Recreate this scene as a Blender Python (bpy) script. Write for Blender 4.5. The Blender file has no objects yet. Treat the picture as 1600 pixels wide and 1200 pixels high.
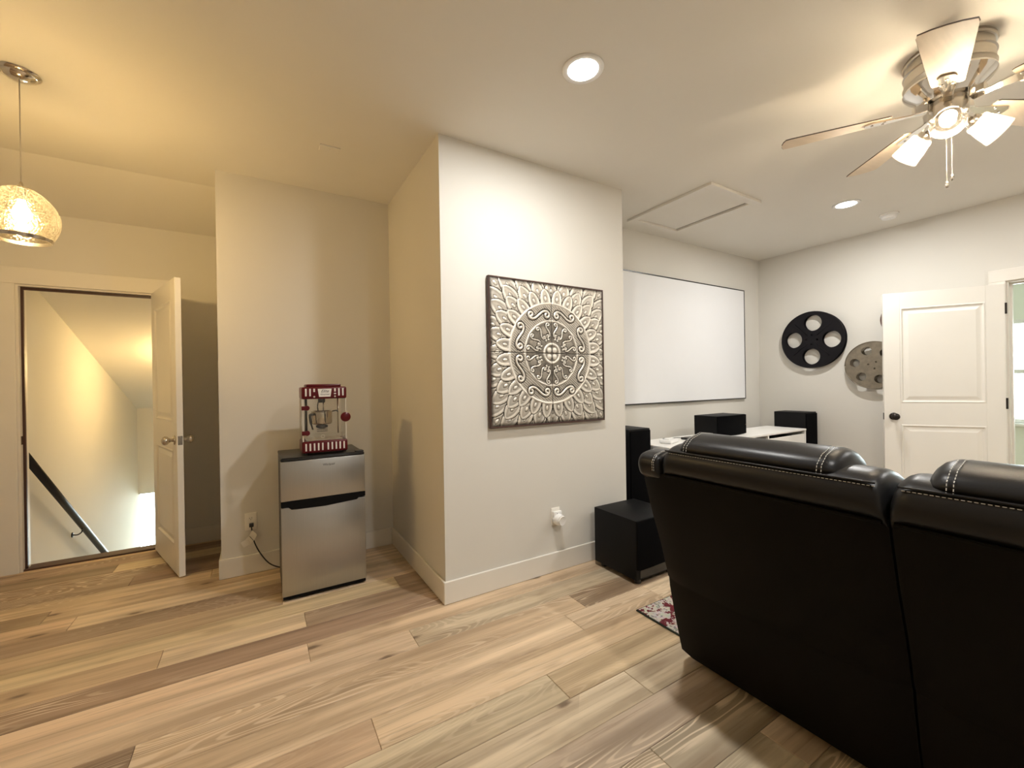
import bpy, bmesh, math, random
import numpy as np
from mathutils import Vector, Matrix
random.seed(7)
PI = math.pi
S = bpy.context.scene
COL = S.collection

# ------------------------------------------------------------------ camera
cam = bpy.data.cameras.new('camera'); cam.sensor_width = 36; cam.lens = 655.7/1600*36; cam.clip_start = 0.02
camo = bpy.data.objects.new('camera', cam); COL.objects.link(camo); S.camera = camo
_y, _p, _r = math.radians(31.061), math.radians(-0.096), math.radians(-0.916)
_F = Vector((math.sin(_y)*math.cos(_p), math.cos(_y)*math.cos(_p), math.sin(_p)))
_R0 = Vector((math.cos(_y), -math.sin(_y), 0)); _U0 = _R0.cross(_F)
_R = _R0*math.cos(_r) + _U0*math.sin(_r); _U = -_R0*math.sin(_r) + _U0*math.cos(_r)
M3 = Matrix((_R, _U, -_F)).transposed()
camo.matrix_world = Matrix.Translation((0, 0, 1.28)) @ M3.to_4x4()

# ------------------------------------------------------------------ world, exposure
W = bpy.data.worlds.new('world'); S.world = W; W.use_nodes = True
W.node_tree.nodes['Background'].inputs[0].default_value = (0.86, 0.95, 1.0, 1)
W.node_tree.nodes['Background'].inputs[1].default_value = 18.0
S.view_settings.view_transform = 'Standard'; S.view_settings.look = 'None'
S.view_settings.exposure = 0.06; S.view_settings.gamma = 1.0; S.view_settings.use_curve_mapping = False
S.cycles.use_denoising = True
S.cycles.max_bounces = 10; S.cycles.diffuse_bounces = 6; S.cycles.transparent_max_bounces = 16
CAN_W, FAN_W, PEND_W, STAIR_W = 24.0, 5.2, 22.0, 28.0
CAN_C, FAN_C, PEND_C = (1.0, 0.985, 0.95), (1.0, 0.86, 0.67), (1.0, 0.72, 0.34)

# ------------------------------------------------------------------ main dimensions (metres)
H = 2.74
XC, YA, XE, YF, XN = 0.913, 2.301, 2.39, 3.415, -0.233
YD, YB, ZK = 4.33, 3.722, 2.56          # stair-door wall, ceiling break, height of the sloped ceiling at the door wall
XR, YS = 5.285, 2.857
XL, YBK = -3.0, -1.8
DX0, DX1, DZ = -1.465, -0.70, 2.04      # stair door opening
RY0, RY1, RZ = 0.09, 0.86, 2.06         # right door opening

# ------------------------------------------------------------------ materials
MATS = {}
def mat(name, col=(.8,.8,.8), rough=.5, metal=0., **kw):
    m = bpy.data.materials.new(name); m.use_nodes = True
    nt = m.node_tree; b = nt.nodes['Principled BSDF']
    b.inputs['Base Color'].default_value = (*col, 1); b.inputs['Roughness'].default_value = rough; b.inputs['Metallic'].default_value = metal
    var = kw.get('var', 0.06); sc = kw.get('scale', 8.); bump = kw.get('bump', 0.05); stretch = kw.get('stretch', (1,1,1))
    tc = nt.nodes.new('ShaderNodeTexCoord'); mp = nt.nodes.new('ShaderNodeMapping'); mp.inputs['Scale'].default_value = stretch
    nz = nt.nodes.new('ShaderNodeTexNoise'); nz.inputs['Scale'].default_value = sc; nz.inputs['Detail'].default_value = 4
    nt.links.new(tc.outputs['Object'], mp.inputs[0]); nt.links.new(mp.outputs[0], nz.inputs['Vector'])
    mx = nt.nodes.new('ShaderNodeMix'); mx.data_type = 'RGBA'
    mx.inputs['A'].default_value = (*[c*(1-var) for c in col], 1); mx.inputs['B'].default_value = (*[min(1, c*(1+var)) for c in col], 1)
    nt.links.new(nz.outputs['Fac'], mx.inputs['Factor']); nt.links.new(mx.outputs['Result'], b.inputs['Base Color'])
    if bump:
        n2 = nt.nodes.new('ShaderNodeTexNoise'); n2.inputs['Scale'].default_value = kw.get('bscale', sc*12); n2.inputs['Detail'].default_value = 3
        nt.links.new(mp.outputs[0], n2.inputs['Vector'])
        bp = nt.nodes.new('ShaderNodeBump'); bp.inputs['Strength'].default_value = bump; bp.inputs['Distance'].default_value = kw.get('bdist', .004)
        nt.links.new(n2.outputs['Fac'], bp.inputs['Height']); nt.links.new(bp.outputs[0], b.inputs['Normal'])
    if 'coat' in kw: b.inputs['Coat Weight'].default_value = kw['coat']
    if 'spec' in kw: b.inputs['Specular IOR Level'].default_value = kw['spec']
    MATS[name] = m; return m
def emis(name, col, strength):
    m = bpy.data.materials.new(name); m.use_nodes = True; nt = m.node_tree
    b = nt.nodes['Principled BSDF']; b.inputs['Base Color'].default_value = (*col, 1)
    b.inputs['Emission Color'].default_value = (*col, 1); b.inputs['Emission Strength'].default_value = strength
    MATS[name] = m; return m
def glassy(name, tint, transp, transl, rough=.05, tex=None):
    m = bpy.data.materials.new(name); m.use_nodes = True; nt = m.node_tree; N = nt.nodes; N.remove(N['Principled BSDF'])
    out = N['Material Output']
    tr = N.new('ShaderNodeBsdfTransparent'); tr.inputs[0].default_value = (*tint, 1)
    tl = N.new('ShaderNodeBsdfTranslucent'); tl.inputs[0].default_value = (*tint, 1)
    gl = N.new('ShaderNodeBsdfGlossy'); gl.inputs['Roughness'].default_value = rough
    m1 = N.new('ShaderNodeMixShader'); m1.inputs[0].default_value = transl
    nt.links.new(tr.outputs[0], m1.inputs[1]); nt.links.new(tl.outputs[0], m1.inputs[2])
    m2 = N.new('ShaderNodeMixShader'); lw = N.new('ShaderNodeLayerWeight'); lw.inputs[0].default_value = .25
    fr = N.new('ShaderNodeMapRange'); fr.inputs['To Min'].default_value = .03; fr.inputs['To Max'].default_value = .5; nt.links.new(lw.outputs['Facing'], fr.inputs['Value'])
    nt.links.new(fr.outputs[0], m2.inputs[0]); nt.links.new(m1.outputs[0], m2.inputs[1]); nt.links.new(gl.outputs[0], m2.inputs[2])
    nt.links.new(m2.outputs[0], out.inputs[0])
    if tex:
        tc = N.new('ShaderNodeTexCoord'); vo = N.new('ShaderNodeTexVoronoi'); vo.inputs['Scale'].default_value = tex
        vo.feature = 'DISTANCE_TO_EDGE'
        nt.links.new(tc.outputs['Object'], vo.inputs['Vector'])
        rp = N.new('ShaderNodeMapRange'); rp.inputs['From Max'].default_value = .25; rp.inputs['To Min'].default_value = transl*4.5; rp.inputs['To Max'].default_value = transl*.15
        nt.links.new(vo.outputs['Distance'], rp.inputs['Value']); nt.links.new(rp.outputs[0], m1.inputs[0])
        tm = N.new('ShaderNodeMix'); tm.data_type = 'RGBA'; tm.inputs['A'].default_value = (tint[0]*.72, tint[1]*.62, tint[2]*.45, 1); tm.inputs['B'].default_value = (*tint, 1)
        tr2 = N.new('ShaderNodeMapRange'); tr2.inputs['From Max'].default_value = .12
        nt.links.new(vo.outputs['Distance'], tr2.inputs['Value']); nt.links.new(tr2.outputs[0], tm.inputs['Factor']); nt.links.new(tm.outputs['Result'], tr.inputs[0])
        bp = N.new('ShaderNodeBump'); bp.inputs['Strength'].default_value = .6; bp.inputs['Distance'].default_value = .003
        nt.links.new(vo.outputs['Distance'], bp.inputs['Height'])
        for n in (gl, tl): nt.links.new(bp.outputs[0], n.inputs['Normal'])
    MATS[name] = m; return m

mat('wall', (.70,.68,.63), .85, var=.02, scale=3, bump=.08, bscale=180, bdist=.001)
mat('ceil', (.79,.765,.705), .9, var=.02, scale=3, bump=.08, bscale=160, bdist=.001)
mat('trim', (.78,.75,.69), .42, var=.02, bump=.02)
mat('doorw', (.80,.775,.715), .38, var=.02, bump=.03, bscale=120, bdist=.0008)
mat('darkwood', (.055,.022,.015), .45, var=.3, scale=20, stretch=(1,6,6))
mat('tread', (.42,.30,.19), .45, var=.15, scale=6, stretch=(8,1,1))
mat('blackmetal', (.02,.02,.022), .4, .6)
mat('nickel', (.62,.57,.50), .24, 1., var=.05)
mat('chrome', (.82,.78,.72), .10, 1., var=.03, bump=.0)
mat('bronze', (.03,.025,.022), .35, .7)
mat('steel', (.46,.46,.455), .36, 1., var=.07, scale=5, stretch=(60,1,1), bump=.03)
mat('frblack', (.012,.012,.013), .32, var=.2, bump=.12, bscale=500)
mat('frside', (.05,.048,.047), .45)
mat('gasket', (.004,.004,.0045), .5, spec=.12)
mat('red', (.095,.004,.008), .3, var=.1, spec=.3)
mat('white', (.82,.80,.76), .4)
mat('plate', (.86,.83,.76), .4)
mat('plastic', (.85,.85,.84), .3)
mat('cream', (.66,.62,.54), .5)
mat('blackplastic', (.012,.012,.013), .3)
mat('kettle', (.66,.60,.52), .10, 1., var=.1)
mat('paper', (.80,.76,.68), .7)
mat('ink', (.03,.03,.03), .6)
mat('speaker', (.0045,.0045,.005), .5, var=.3, bump=.2, bscale=350, spec=.15)
mat('grille', (.003,.003,.0035), .9, var=.4, bump=.5, bscale=700, spec=.05)
mat('glossblack', (.006,.006,.007), .12)
mat('desk', (.84,.83,.80), .35)
mat('deskin', (.10,.095,.09), .6)
mat('screen', (.83,.84,.86), .75, var=.01, bump=.0)
mat('reelblack', (.006,.005,.007), .45, spec=.2)
mat('reelgrey', (.24,.205,.155), .5, .55, var=.35, scale=25, bump=.1)
mat('reelbrown', (.13,.075,.055), .5, .4, var=.2, scale=20)
mat('leather', (.010,.0098,.0105), .34, var=.25, scale=10, bump=.15, bscale=220, bdist=.0012, spec=.27)
mat('leatherback', (.0045,.0034,.0027), .62, var=.3, scale=6, bump=.25, bscale=260, bdist=.0015, spec=.10)
mat('stitch', (.62,.60,.56), .8)
mat('blade', (.62,.50,.36), .5, var=.12, scale=6, stretch=(1,10,1), bump=.03)
mat('bladeedge', (.10,.075,.055), .5)
mat('fanmetal', (.50,.46,.40), .32, 1., var=.08, scale=4, stretch=(1,1,30))
mat('cord', (.55,.50,.42), .5)
mat('lowerwall', (.78,.80,.70), .85, var=.02)
mat('rugedge', (.015,.022,.014), .9)
emis('canlight', (1, .96, .90), 26)
emis('bulb', FAN_C, FAN_W/(PI*.0078))
emis('pendbulb', PEND_C, PEND_W/(PI*.0125))
glassy('pane', (.97,1,.98), 0, .02, .02)
glassy('case', (.97,.965,.95), 0, .012, .03)
glassy('fanshade', (1,.95,.86), 0, .14, .15)
glassy('crackle', (1,.94,.80), 0, .008, .1, tex=85)

def oak_material():
    m = bpy.data.materials.new('oak'); m.use_nodes = True; nt = m.node_tree; N = nt.nodes; L = nt.links.new; b = N['Principled BSDF']
    oi = N.new('ShaderNodeObjectInfo'); ge = N.new('ShaderNodeNewGeometry')
    cmb = N.new('ShaderNodeCombineXYZ')
    mul = N.new('ShaderNodeMath'); mul.operation = 'MULTIPLY'; mul.inputs[1].default_value = 37.
    L(oi.outputs['Random'], mul.inputs[0]); L(mul.outputs[0], cmb.inputs[0]); L(mul.outputs[0], cmb.inputs[1]); L(mul.outputs[0], cmb.inputs[2])
    add = N.new('ShaderNodeVectorMath'); add.operation = 'ADD'; L(ge.outputs['Position'], add.inputs[0]); L(cmb.outputs[0], add.inputs[1])
    def mapped(sx, sy):
        mp = N.new('ShaderNodeVectorMath'); mp.operation = 'MULTIPLY'; mp.inputs[1].default_value = (sx, sy, 1); L(add.outputs[0], mp.inputs[0]); return mp.outputs[0]
    def noise(vec, sc, det=3, rough=.5):
        n = N.new('ShaderNodeTexNoise'); n.inputs['Scale'].default_value = sc; n.inputs['Detail'].default_value = det; n.inputs['Roughness'].default_value = rough; L(vec, n.inputs['Vector']); return n.outputs['Fac']
    def math_(op, a, bb=None):
        n = N.new('ShaderNodeMath'); n.operation = op
        for i, v in enumerate((a, bb)):
            if v is None: continue
            if isinstance(v, (int, float)): n.inputs[i].default_value = v
            else: L(v, n.inputs[i])
        return n.outputs[0]
    def mix(fac, a, bb, t='MIX'):
        n = N.new('ShaderNodeMix'); n.data_type = 'RGBA'; n.blend_type = t
        if isinstance(fac, (int, float)): n.inputs['Factor'].default_value = fac
        else: L(fac, n.inputs['Factor'])
        for k, v in (('A', a), ('B', bb)):
            if isinstance(v, tuple): n.inputs[k].default_value = v
            else: L(v, n.inputs[k])
        return n.outputs['Result']
    def ramp(v, lo, hi):
        n = N.new('ShaderNodeMapRange'); n.interpolation_type = 'SMOOTHSTEP'; n.inputs['From Min'].default_value = lo; n.inputs['From Max'].default_value = hi; L(v, n.inputs['Value']); return n.outputs[0]
    field = noise(mapped(.85, 6.0), 1.0, 1.5, .4)                 # contour lines of this field are the cathedral grain
    fine = noise(mapped(2.5, 90), 1.0, 5, .65)
    wob = math_('ADD', math_('MULTIPLY', field, 230.), math_('MULTIPLY', fine, 3.0))
    lines = math_('ADD', math_('MULTIPLY', math_('SINE', wob), .5), .5)
    cer = ramp(lines, .62, .97)
    streak = noise(mapped(.7, 14), 1.0, 3, .55)
    mott = noise(mapped(1.3, 4), 1.6, 3, .6)
    base = mix(ramp(streak, .32, .68), (.68,.65,.61,1), (1.14,1.13,1.10,1))
    col = mix(1.0, oi.outputs['Color'], base, 'MULTIPLY')
    col = mix(math_('MULTIPLY', ramp(mott, .52, .78), .65), col, (.25,.165,.10,1))
    col = mix(math_('MULTIPLY', ramp(fine, .52, .74), .5), col, (.22,.15,.095,1))
    # pale cerused lines, as strong as each plank's alpha says
    gz = math_('MULTIPLY', cer, math_('MULTIPLY', oi.outputs['Alpha'], ramp(noise(mapped(.9, 5), 1.0, 2), .38, .58)))
    col = mix(gz, col, (.80,.66,.49,1))
    # knots
    vo = N.new('ShaderNodeTexVoronoi'); vo.voronoi_dimensions = '2D'; vo.inputs['Scale'].default_value = 1.0; L(mapped(1.5, 4.2), vo.inputs['Vector'])
    sep = N.new('ShaderNodeSeparateColor'); L(vo.outputs['Color'], sep.inputs[0])
    dd = math_('ADD', vo.outputs['Distance'], math_('MULTIPLY', math_('SUBTRACT', noise(mapped(14, 40), 1., 3), .5), .10))
    kn = math_('MULTIPLY', math_('SUBTRACT', 1., ramp(dd, .015, .085)), math_('GREATER_THAN', sep.outputs[0], .72))
    col = mix(math_('MULTIPLY', kn, .85), col, (.075,.045,.028,1))
    halo = math_('MULTIPLY', math_('SUBTRACT', 1., ramp(dd, .03, .30)), math_('GREATER_THAN', sep.outputs[0], .72))
    col = mix(math_('MULTIPLY', halo, .35), col, (.24,.16,.10,1))
    L(col, b.inputs['Base Color']); b.inputs['Specular IOR Level'].default_value = .35
    rr = N.new('ShaderNodeMapRange'); rr.inputs['To Min'].default_value = .42; rr.inputs['To Max'].default_value = .60; L(fine, rr.inputs['Value']); L(rr.outputs[0], b.inputs['Roughness'])
    bp = N.new('ShaderNodeBump'); bp.inputs['Strength'].default_value = .12; bp.inputs['Distance'].default_value = .002
    L(math_('ADD', fine, math_('MULTIPLY', gz, .5)), bp.inputs['Height']); L(bp.outputs[0], b.inputs['Normal'])
    MATS['oak'] = m
oak_material()

def rug_material():
    m = bpy.data.materials.new('rug'); m.use_nodes = True; nt = m.node_tree; N = nt.nodes; L = nt.links.new; b = N['Principled BSDF']
    tc = N.new('ShaderNodeTexCoord')
    n1 = N.new('ShaderNodeTexNoise'); n1.inputs['Scale'].default_value = 16; n1.inputs['Detail'].default_value = 5; n1.inputs['Roughness'].default_value = .7; L(tc.outputs['Object'], n1.inputs['Vector'])
    n2 = N.new('ShaderNodeTexNoise'); n2.inputs['Scale'].default_value = 40; n2.inputs['Detail'].default_value = 3; L(tc.outputs['Object'], n2.inputs['Vector'])
    r1 = N.new('ShaderNodeValToRGB'); r1.color_ramp.interpolation = 'CONSTANT'
    e = r1.color_ramp.elements; e[0].color = (.17,.012,.025,1); e[1].position = .47; e[1].color = (.70,.66,.60,1)
    e2 = e.new(.60); e2.color = (.26,.25,.25,1); e3 = e.new(.66); e3.color = (.72,.68,.63,1)
    L(n1.outputs['Fac'], r1.inputs[0])
    mx = N.new('ShaderNodeMix'); mx.data_type = 'RGBA'; mx.blend_type = 'MULTIPLY'; mx.inputs['Factor'].default_value = .5
    L(r1.outputs[0], mx.inputs['A']); L(n2.outputs['Color'], mx.inputs['B']); L(mx.outputs['Result'], b.inputs['Base Color'])
    b.inputs['Roughness'].default_value = .95
    bp = N.new('ShaderNodeBump'); bp.inputs['Strength'].default_value = .6; bp.inputs['Distance'].default_value = .004; L(n2.outputs['Fac'], bp.inputs['Height']); L(bp.outputs[0], b.inputs['Normal'])
    MATS['rug'] = m
rug_material()

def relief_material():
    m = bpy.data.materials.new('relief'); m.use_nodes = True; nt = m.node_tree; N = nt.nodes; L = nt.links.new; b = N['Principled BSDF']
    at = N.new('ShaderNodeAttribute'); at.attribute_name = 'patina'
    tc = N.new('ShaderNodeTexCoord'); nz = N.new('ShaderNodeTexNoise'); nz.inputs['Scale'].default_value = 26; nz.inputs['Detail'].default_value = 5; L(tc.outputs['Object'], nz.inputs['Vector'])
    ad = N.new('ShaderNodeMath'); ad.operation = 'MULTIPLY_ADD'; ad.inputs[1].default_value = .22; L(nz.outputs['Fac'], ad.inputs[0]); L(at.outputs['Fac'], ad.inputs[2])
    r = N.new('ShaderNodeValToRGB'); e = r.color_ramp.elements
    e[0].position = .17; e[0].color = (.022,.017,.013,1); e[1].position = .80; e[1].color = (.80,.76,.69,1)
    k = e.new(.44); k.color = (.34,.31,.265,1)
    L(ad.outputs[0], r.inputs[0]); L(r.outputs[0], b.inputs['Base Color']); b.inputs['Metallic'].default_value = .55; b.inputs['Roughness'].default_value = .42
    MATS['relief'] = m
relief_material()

# ------------------------------------------------------------------ mesh helpers
def link(o, parent=None):
    COL.objects.link(o)
    if parent is not None: o.parent = parent
    return o
def obj(name, bm, m, parent=None, smooth=False, angle=None):
    me = bpy.data.meshes.new(name); bm.normal_update(); bm.to_mesh(me); bm.free()
    me.materials.append(MATS[m] if isinstance(m, str) else m)
    if smooth or angle:
        for p in me.polygons: p.use_smooth = True
        if angle:
            try: me.set_sharp_from_angle(angle=math.radians(angle))
            except Exception: pass
    return link(bpy.data.objects.new(name, me), parent)
def props(o, label=None, cat=None, group=None, kind=None):
    for k, v in (('label', label), ('category', cat), ('group', group), ('kind', kind)):
        if v: o[k] = v
    return o
def thing(name, label, cat, loc=(0,0,0), rotz=0, group=None):
    o = bpy.data.objects.new(name, None); o.empty_display_size = .05; COL.objects.link(o)
    o.location = loc; o.rotation_euler = (0, 0, rotz); return props(o, label, cat, group)
def structure(o, label, cat): return props(o, label, cat, None, 'structure')
def bx(bm, x0, x1, y0, y1, z0, z1, bev=0., seg=1):
    r = bmesh.ops.create_cube(bm, size=1); vs = r['verts']
    for v in vs: v.co = Vector(((x0+x1)/2 + v.co.x*(x1-x0), (y0+y1)/2 + v.co.y*(y1-y0), (z0+z1)/2 + v.co.z*(z1-z0)))
    if bev:
        es = list({e for v in vs for e in v.link_edges})
        bmesh.ops.bevel(bm, geom=es, offset=bev, segments=seg, affect='EDGES', profile=.5)
    return bm
def box(x0, x1, y0, y1, z0, z1, bev=0., seg=1): return bx(bmesh.new(), x0, x1, y0, y1, z0, z1, bev, seg)
def lathe(bm, prof, seg=32, M=None, cap=True):
    """prof: (radius, z) pairs; M: matrix"""
    rings = []
    for r, z in prof:
        if r < 1e-6:
            v = bm.verts.new((0, 0, z)); rings.append([v])
        else: rings.append([bm.verts.new((r*math.cos(2*PI*i/seg), r*math.sin(2*PI*i/seg), z)) for i in range(seg)])
    new = [v for rg in rings for v in rg]
    for a, b in zip(rings, rings[1:]):
        if len(a) == 1 and len(b) == 1: continue
        for i in range(seg):
            j = (i+1) % seg
            if len(a) == 1: bm.faces.new((a[0], b[j], b[i]))
            elif len(b) == 1: bm.faces.new((a[i], a[j], b[0]))
            else: bm.faces.new((a[i], a[j], b[j], b[i]))
    if cap:
        for rg, fl in ((rings[0], True), (rings[-1], False)):
            if len(rg) > 1: bm.faces.new(list(reversed(rg)) if fl else rg)
    if M is not None:
        for v in new: v.co = M @ v.co
    bmesh.ops.recalc_face_normals(bm, faces=list({f for v in new for f in v.link_faces}))
    return bm
def L_(prof, seg=32, M=None, cap=True): return lathe(bmesh.new(), prof, seg, M, cap)
def aim(p, d):
    """matrix putting local z along d at p"""
    d = Vector(d).normalized(); return Matrix.Translation(p) @ d.to_track_quat('Z', 'Y').to_matrix().to_4x4()
def tube(bm, pts, r, seg=8, closed=False):
    pts = [Vector(p) for p in pts]; rings = []; n = len(pts)
    up = Vector((0, 0, 1))
    for i, p in enumerate(pts):
        a = pts[max(0, i-1)]; b = pts[min(n-1, i+1)]; t = (b-a).normalized()
        s = t.cross(up)
        if s.length < 1e-3: s = t.cross(Vector((1, 0, 0)))
        s.normalize(); u = s.cross(t); rr = r[i] if isinstance(r, (list, tuple)) else r
        rings.append([bm.verts.new(p + s*rr*math.cos(2*PI*k/seg) + u*rr*math.sin(2*PI*k/seg)) for k in range(seg)])
    for a, b in zip(rings, rings[1:]):
        for k in range(seg): bm.faces.new((a[k], a[(k+1) % seg], b[(k+1) % seg], b[k]))
    bm.faces.new(list(reversed(rings[0]))); bm.faces.new(rings[-1])
    return bm
def T_(pts, r, seg=8): return tube(bmesh.new(), pts, r, seg)
def loft(bm, rings, closed=True):
    rs = [[bm.verts.new(p) for p in rg] for rg in rings]; n = len(rs[0])
    for a, b in zip(rs, rs[1:]):
        for k in range(n if closed else n-1): bm.faces.new((a[k], a[(k+1) % n], b[(k+1) % n], b[k]))
    if closed:
        bm.faces.new(list(reversed(rs[0]))); bm.faces.new(rs[-1])
    bmesh.ops.recalc_face_normals(bm, faces=bm.faces[:])
    return bm
def prism(bm, poly, a, b, axis='y'):
    """extrude a 2-D polygon between a and b on the axis (y: poly is x,z; z: poly is x,y; x: poly is y,z)"""
    f = {'y': lambda p, t: (p[0], t, p[1]), 'z': lambda p, t: (p[0], p[1], t), 'x': lambda p, t: (t, p[0], p[1])}[axis]
    return loft(bm, [[f(p, a) for p in poly], [f(p, b) for p in poly]])
def smoothpts(pts, k=6):
    """Catmull-Rom"""
    P = [Vector(p) for p in pts]; out = []
    for i in range(len(P)-1):
        p0, p1, p2, p3 = P[max(0, i-1)], P[i], P[i+1], P[min(len(P)-1, i+2)]
        for j in range(k):
            t = j/k; out.append(.5*((2*p1) + (p2-p0)*t + (2*p0-5*p1+4*p2-p3)*t*t + (3*p1-p0-3*p2+p3)*t**3))
    out.append(P[-1]); return out
def text_mesh(name, s, size, m, M, parent, extrude=.0006, shear=0., align='CENTER'):
    cu = bpy.data.curves.new(name, 'FONT'); cu.body = s; cu.size = size; cu.extrude = extrude; cu.align_x = align; cu.align_y = 'CENTER'; cu.shear = shear
    t = bpy.data.objects.new(name+'_curve', cu); COL.objects.link(t)
    bpy.context.view_layer.update()
    me = bpy.data.meshes.new_from_object(t.evaluated_get(bpy.context.evaluated_depsgraph_get()))
    bpy.data.objects.remove(t); bpy.data.curves.remove(cu)
    me.materials.clear(); me.materials.append(MATS[m]); me.transform(M); me.name = name
    return link(bpy.data.objects.new(name, me), parent)
def light(name, kind, energy, col, loc, parent=None, **kw):
    l = bpy.data.lights.new(name, kind); l.energy = energy; l.color = col
    for k, v in kw.items(): setattr(l, k, v)
    o = bpy.data.objects.new(name, l); o.location = loc; return link(o, parent)
# text facing -Y (read from the room), origin moved afterwards
FACE_Y = Matrix.Rotation(PI/2, 4, 'X')

# ------------------------------------------------------------------ the setting: shell
def shell(name, boxes, m, label, cat='wall'):
    bm = bmesh.new()
    for b in boxes: bx(bm, *b)
    return structure(obj(name, bm, m), label, cat)
shell('wall_stair', [(XL-.1, DX0, YD, YD+.12, -.02, ZK+.25), (DX1, XN, YD, YD+.12, -.02, ZK+.25), (DX0, DX1, YD, YD+.12, DZ, ZK+.25)], 'wall', 'pale beige wall around the open stair door')
shell('wall_niche', [(XN, XC+.1, YF, YD+.12, -.02, H)], 'wall', 'beige niche wall behind the small refrigerator')
shell('wall_center', [(XC, XE, YA, YF+.3, -.02, H)], 'wall', 'pale projecting wall carrying the embossed metal panel')
shell('wall_screen', [(XE, XR+.12, YS, YS+.12, -.02, H)], 'wall', 'pale wall behind the projection screen')
shell('wall_right', [(XR, XR+.12, YBK, RY0, -.02, H), (XR, XR+.12, RY1, YS, -.02, H), (XR, XR+.12, RY0, RY1, RZ, H)], 'wall', 'pale wall hung with film reels beside the open door')
shell('wall_rear', [(XL-.1, XR+.12, YBK-.1, YBK, -.02, H)], 'wall', 'plain pale wall closing the room behind the sofa')
shell('wall_left', [(XL-.1, XL, YBK, YD, -.02, H)], 'wall', 'plain pale wall at the far left of the room')
shell('ceiling', [(XL-.1, XR+.12, YBK-.1, YB, H, H+.1), (XN, XR+.12, YB, YD+.12, H, H+.1)], 'ceil', 'flat off-white ceiling of the room', 'ceiling')
bm = bmesh.new(); prism(bm, [(YB, H), (YD+.13, ZK-.04), (YD+.13, ZK+.10), (YB, H+.1)], XL-.1, XN, 'x')
structure(obj('ceiling_slope', bm, 'ceil'), 'sloping ceiling strip above the stair door', 'ceiling')

# floor with individual planks
floor = shell('floor', [(XL, XR+.12, YBK, YD+.12, -.12, -.02)], 'tread', 'light oak plank floor of the room', 'floor')
LIGHT = [(.66,.515,.35), (.71,.56,.395), (.59,.455,.305), (.69,.54,.375), (.73,.585,.42)]
DARK = [(.33,.24,.165), (.37,.27,.185)]
GREY = [(.55,.45,.33), (.60,.485,.36), (.51,.41,.30)]
PW, PY0 = .164, 1.18
known = {0: [-.9, 1.364, 3.2], 1: [-.8, 1.061, 2.9], 2: [-1.5, .35, 2.35], 3: [-.55, 1.42, 2.03, 3.9], 4: [-.4, 1.575, 3.4], 5: [-1.25, .651, 2.6],
         6: [-1.7, .186, 2.1], 7: [-1.9, .95, 2.8], 8: [-.42, .199, 1.9], 9: [-1.2, .75], 10: [-2.0, .1], 11: [-1.75, .42], 12: [-.9, .9], 13: [-1.05, .6], 14: [-2.1, -.3], 15: [-.75], 16: [-1.6], 17: [-.9]}
tone = {(7, 1): (DARK[1], .95), (7, 0): (DARK[1], .9), (4, 2): (DARK[0], .8), (3, 2): (LIGHT[0], .8), (3, 3): (LIGHT[1], .8), (5, 2): (GREY[0], .35), (4, 1): (LIGHT[2], .7), (3, 1): (LIGHT[3], .15), (5, 1): (LIGHT[1], .2),
        (2, 2): (LIGHT[0], .35), (2, 1): (LIGHT[3], .1), (1, 1): (GREY[1], .2), (1, 2): (LIGHT[2], .2), (0, 1): (GREY[1], .1), (0, 2): (GREY[1], .05), (8, 1): (LIGHT[4], .05), (8, 0): (LIGHT[2], .0), (6, 1): (LIGHT[3], .05), (6, 2): (LIGHT[0], .1),
        (11, 1): (DARK[1], .2), (11, 0): (DARK[0], .1), (14, 0): (DARK[1], .1), (13, 0): (DARK[1], .1), (13, 1): (LIGHT[2], .05), (10, 1): (LIGHT[2], .05), (9, 1): (LIGHT[0], .0), (12, 1): (LIGHT[1], 0)}
row = math.floor((YBK-PY0)/PW)
while PY0+row*PW < YD+.1:
    ya, yb = max(YBK, PY0+row*PW), min(YD+.115, PY0+(row+1)*PW)
    cuts = known.get(row)
    if cuts is None:
        cuts = []; x = XL+random.uniform(.3, 1.7)
        while x < XR: cuts.append(x); x += random.uniform(1.3, 2.1)
    else:
        x = cuts[-1]+random.uniform(1.4, 2.0)
        cuts = list(cuts)
        while x < XR: cuts.append(x); x += random.uniform(1.4, 2.0)
    xs = [XL]+cuts+[XR+.11]
    for i, (xa, xb) in enumerate(zip(xs, xs[1:])):
        if row > 14 and xa > XN+.3 or (ya > YS and xa > XC+.3): continue
        bm = bmesh.new(); g = .0007; c = .0016
        lo = [(xa+g, ya+g), (xb-g, ya+g), (xb-g, yb-g), (xa+g, yb-g)]
        cx, cy = (xa+xb)/2, (ya+yb)/2
        def inset(p, d): return (p[0]+(d if p[0] < cx else -d), p[1]+(d if p[1] < cy else -d))
        dz = random.uniform(-.0004, .0004)
        rings = [[(p[0]-cx, p[1]-cy, -.02) for p in lo], [(p[0]-cx, p[1]-cy, dz-c) for p in lo], [(inset(p, c)[0]-cx, inset(p, c)[1]-cy, dz) for p in lo]]
        loft(bm, rings)
        o = obj('plank', bm, 'oak', floor); o.location = (cx, cy, 0)
        if (row, i) in tone: cc, al = tone[(row, i)]
        elif row < 0:
            al = random.choice((.75, .9, .85, .3)); cc = tuple(v*(.80 if al > .5 else 1) for v in random.choice(GREY))
        else:
            cc = random.choice(LIGHT+[DARK[1]] if random.random() < .8 else DARK); al = random.choice((0, .2, .35, .6))
        o.color = (*[v*random.uniform(.97, 1.03) for v in cc], al)
    row += 1

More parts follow.
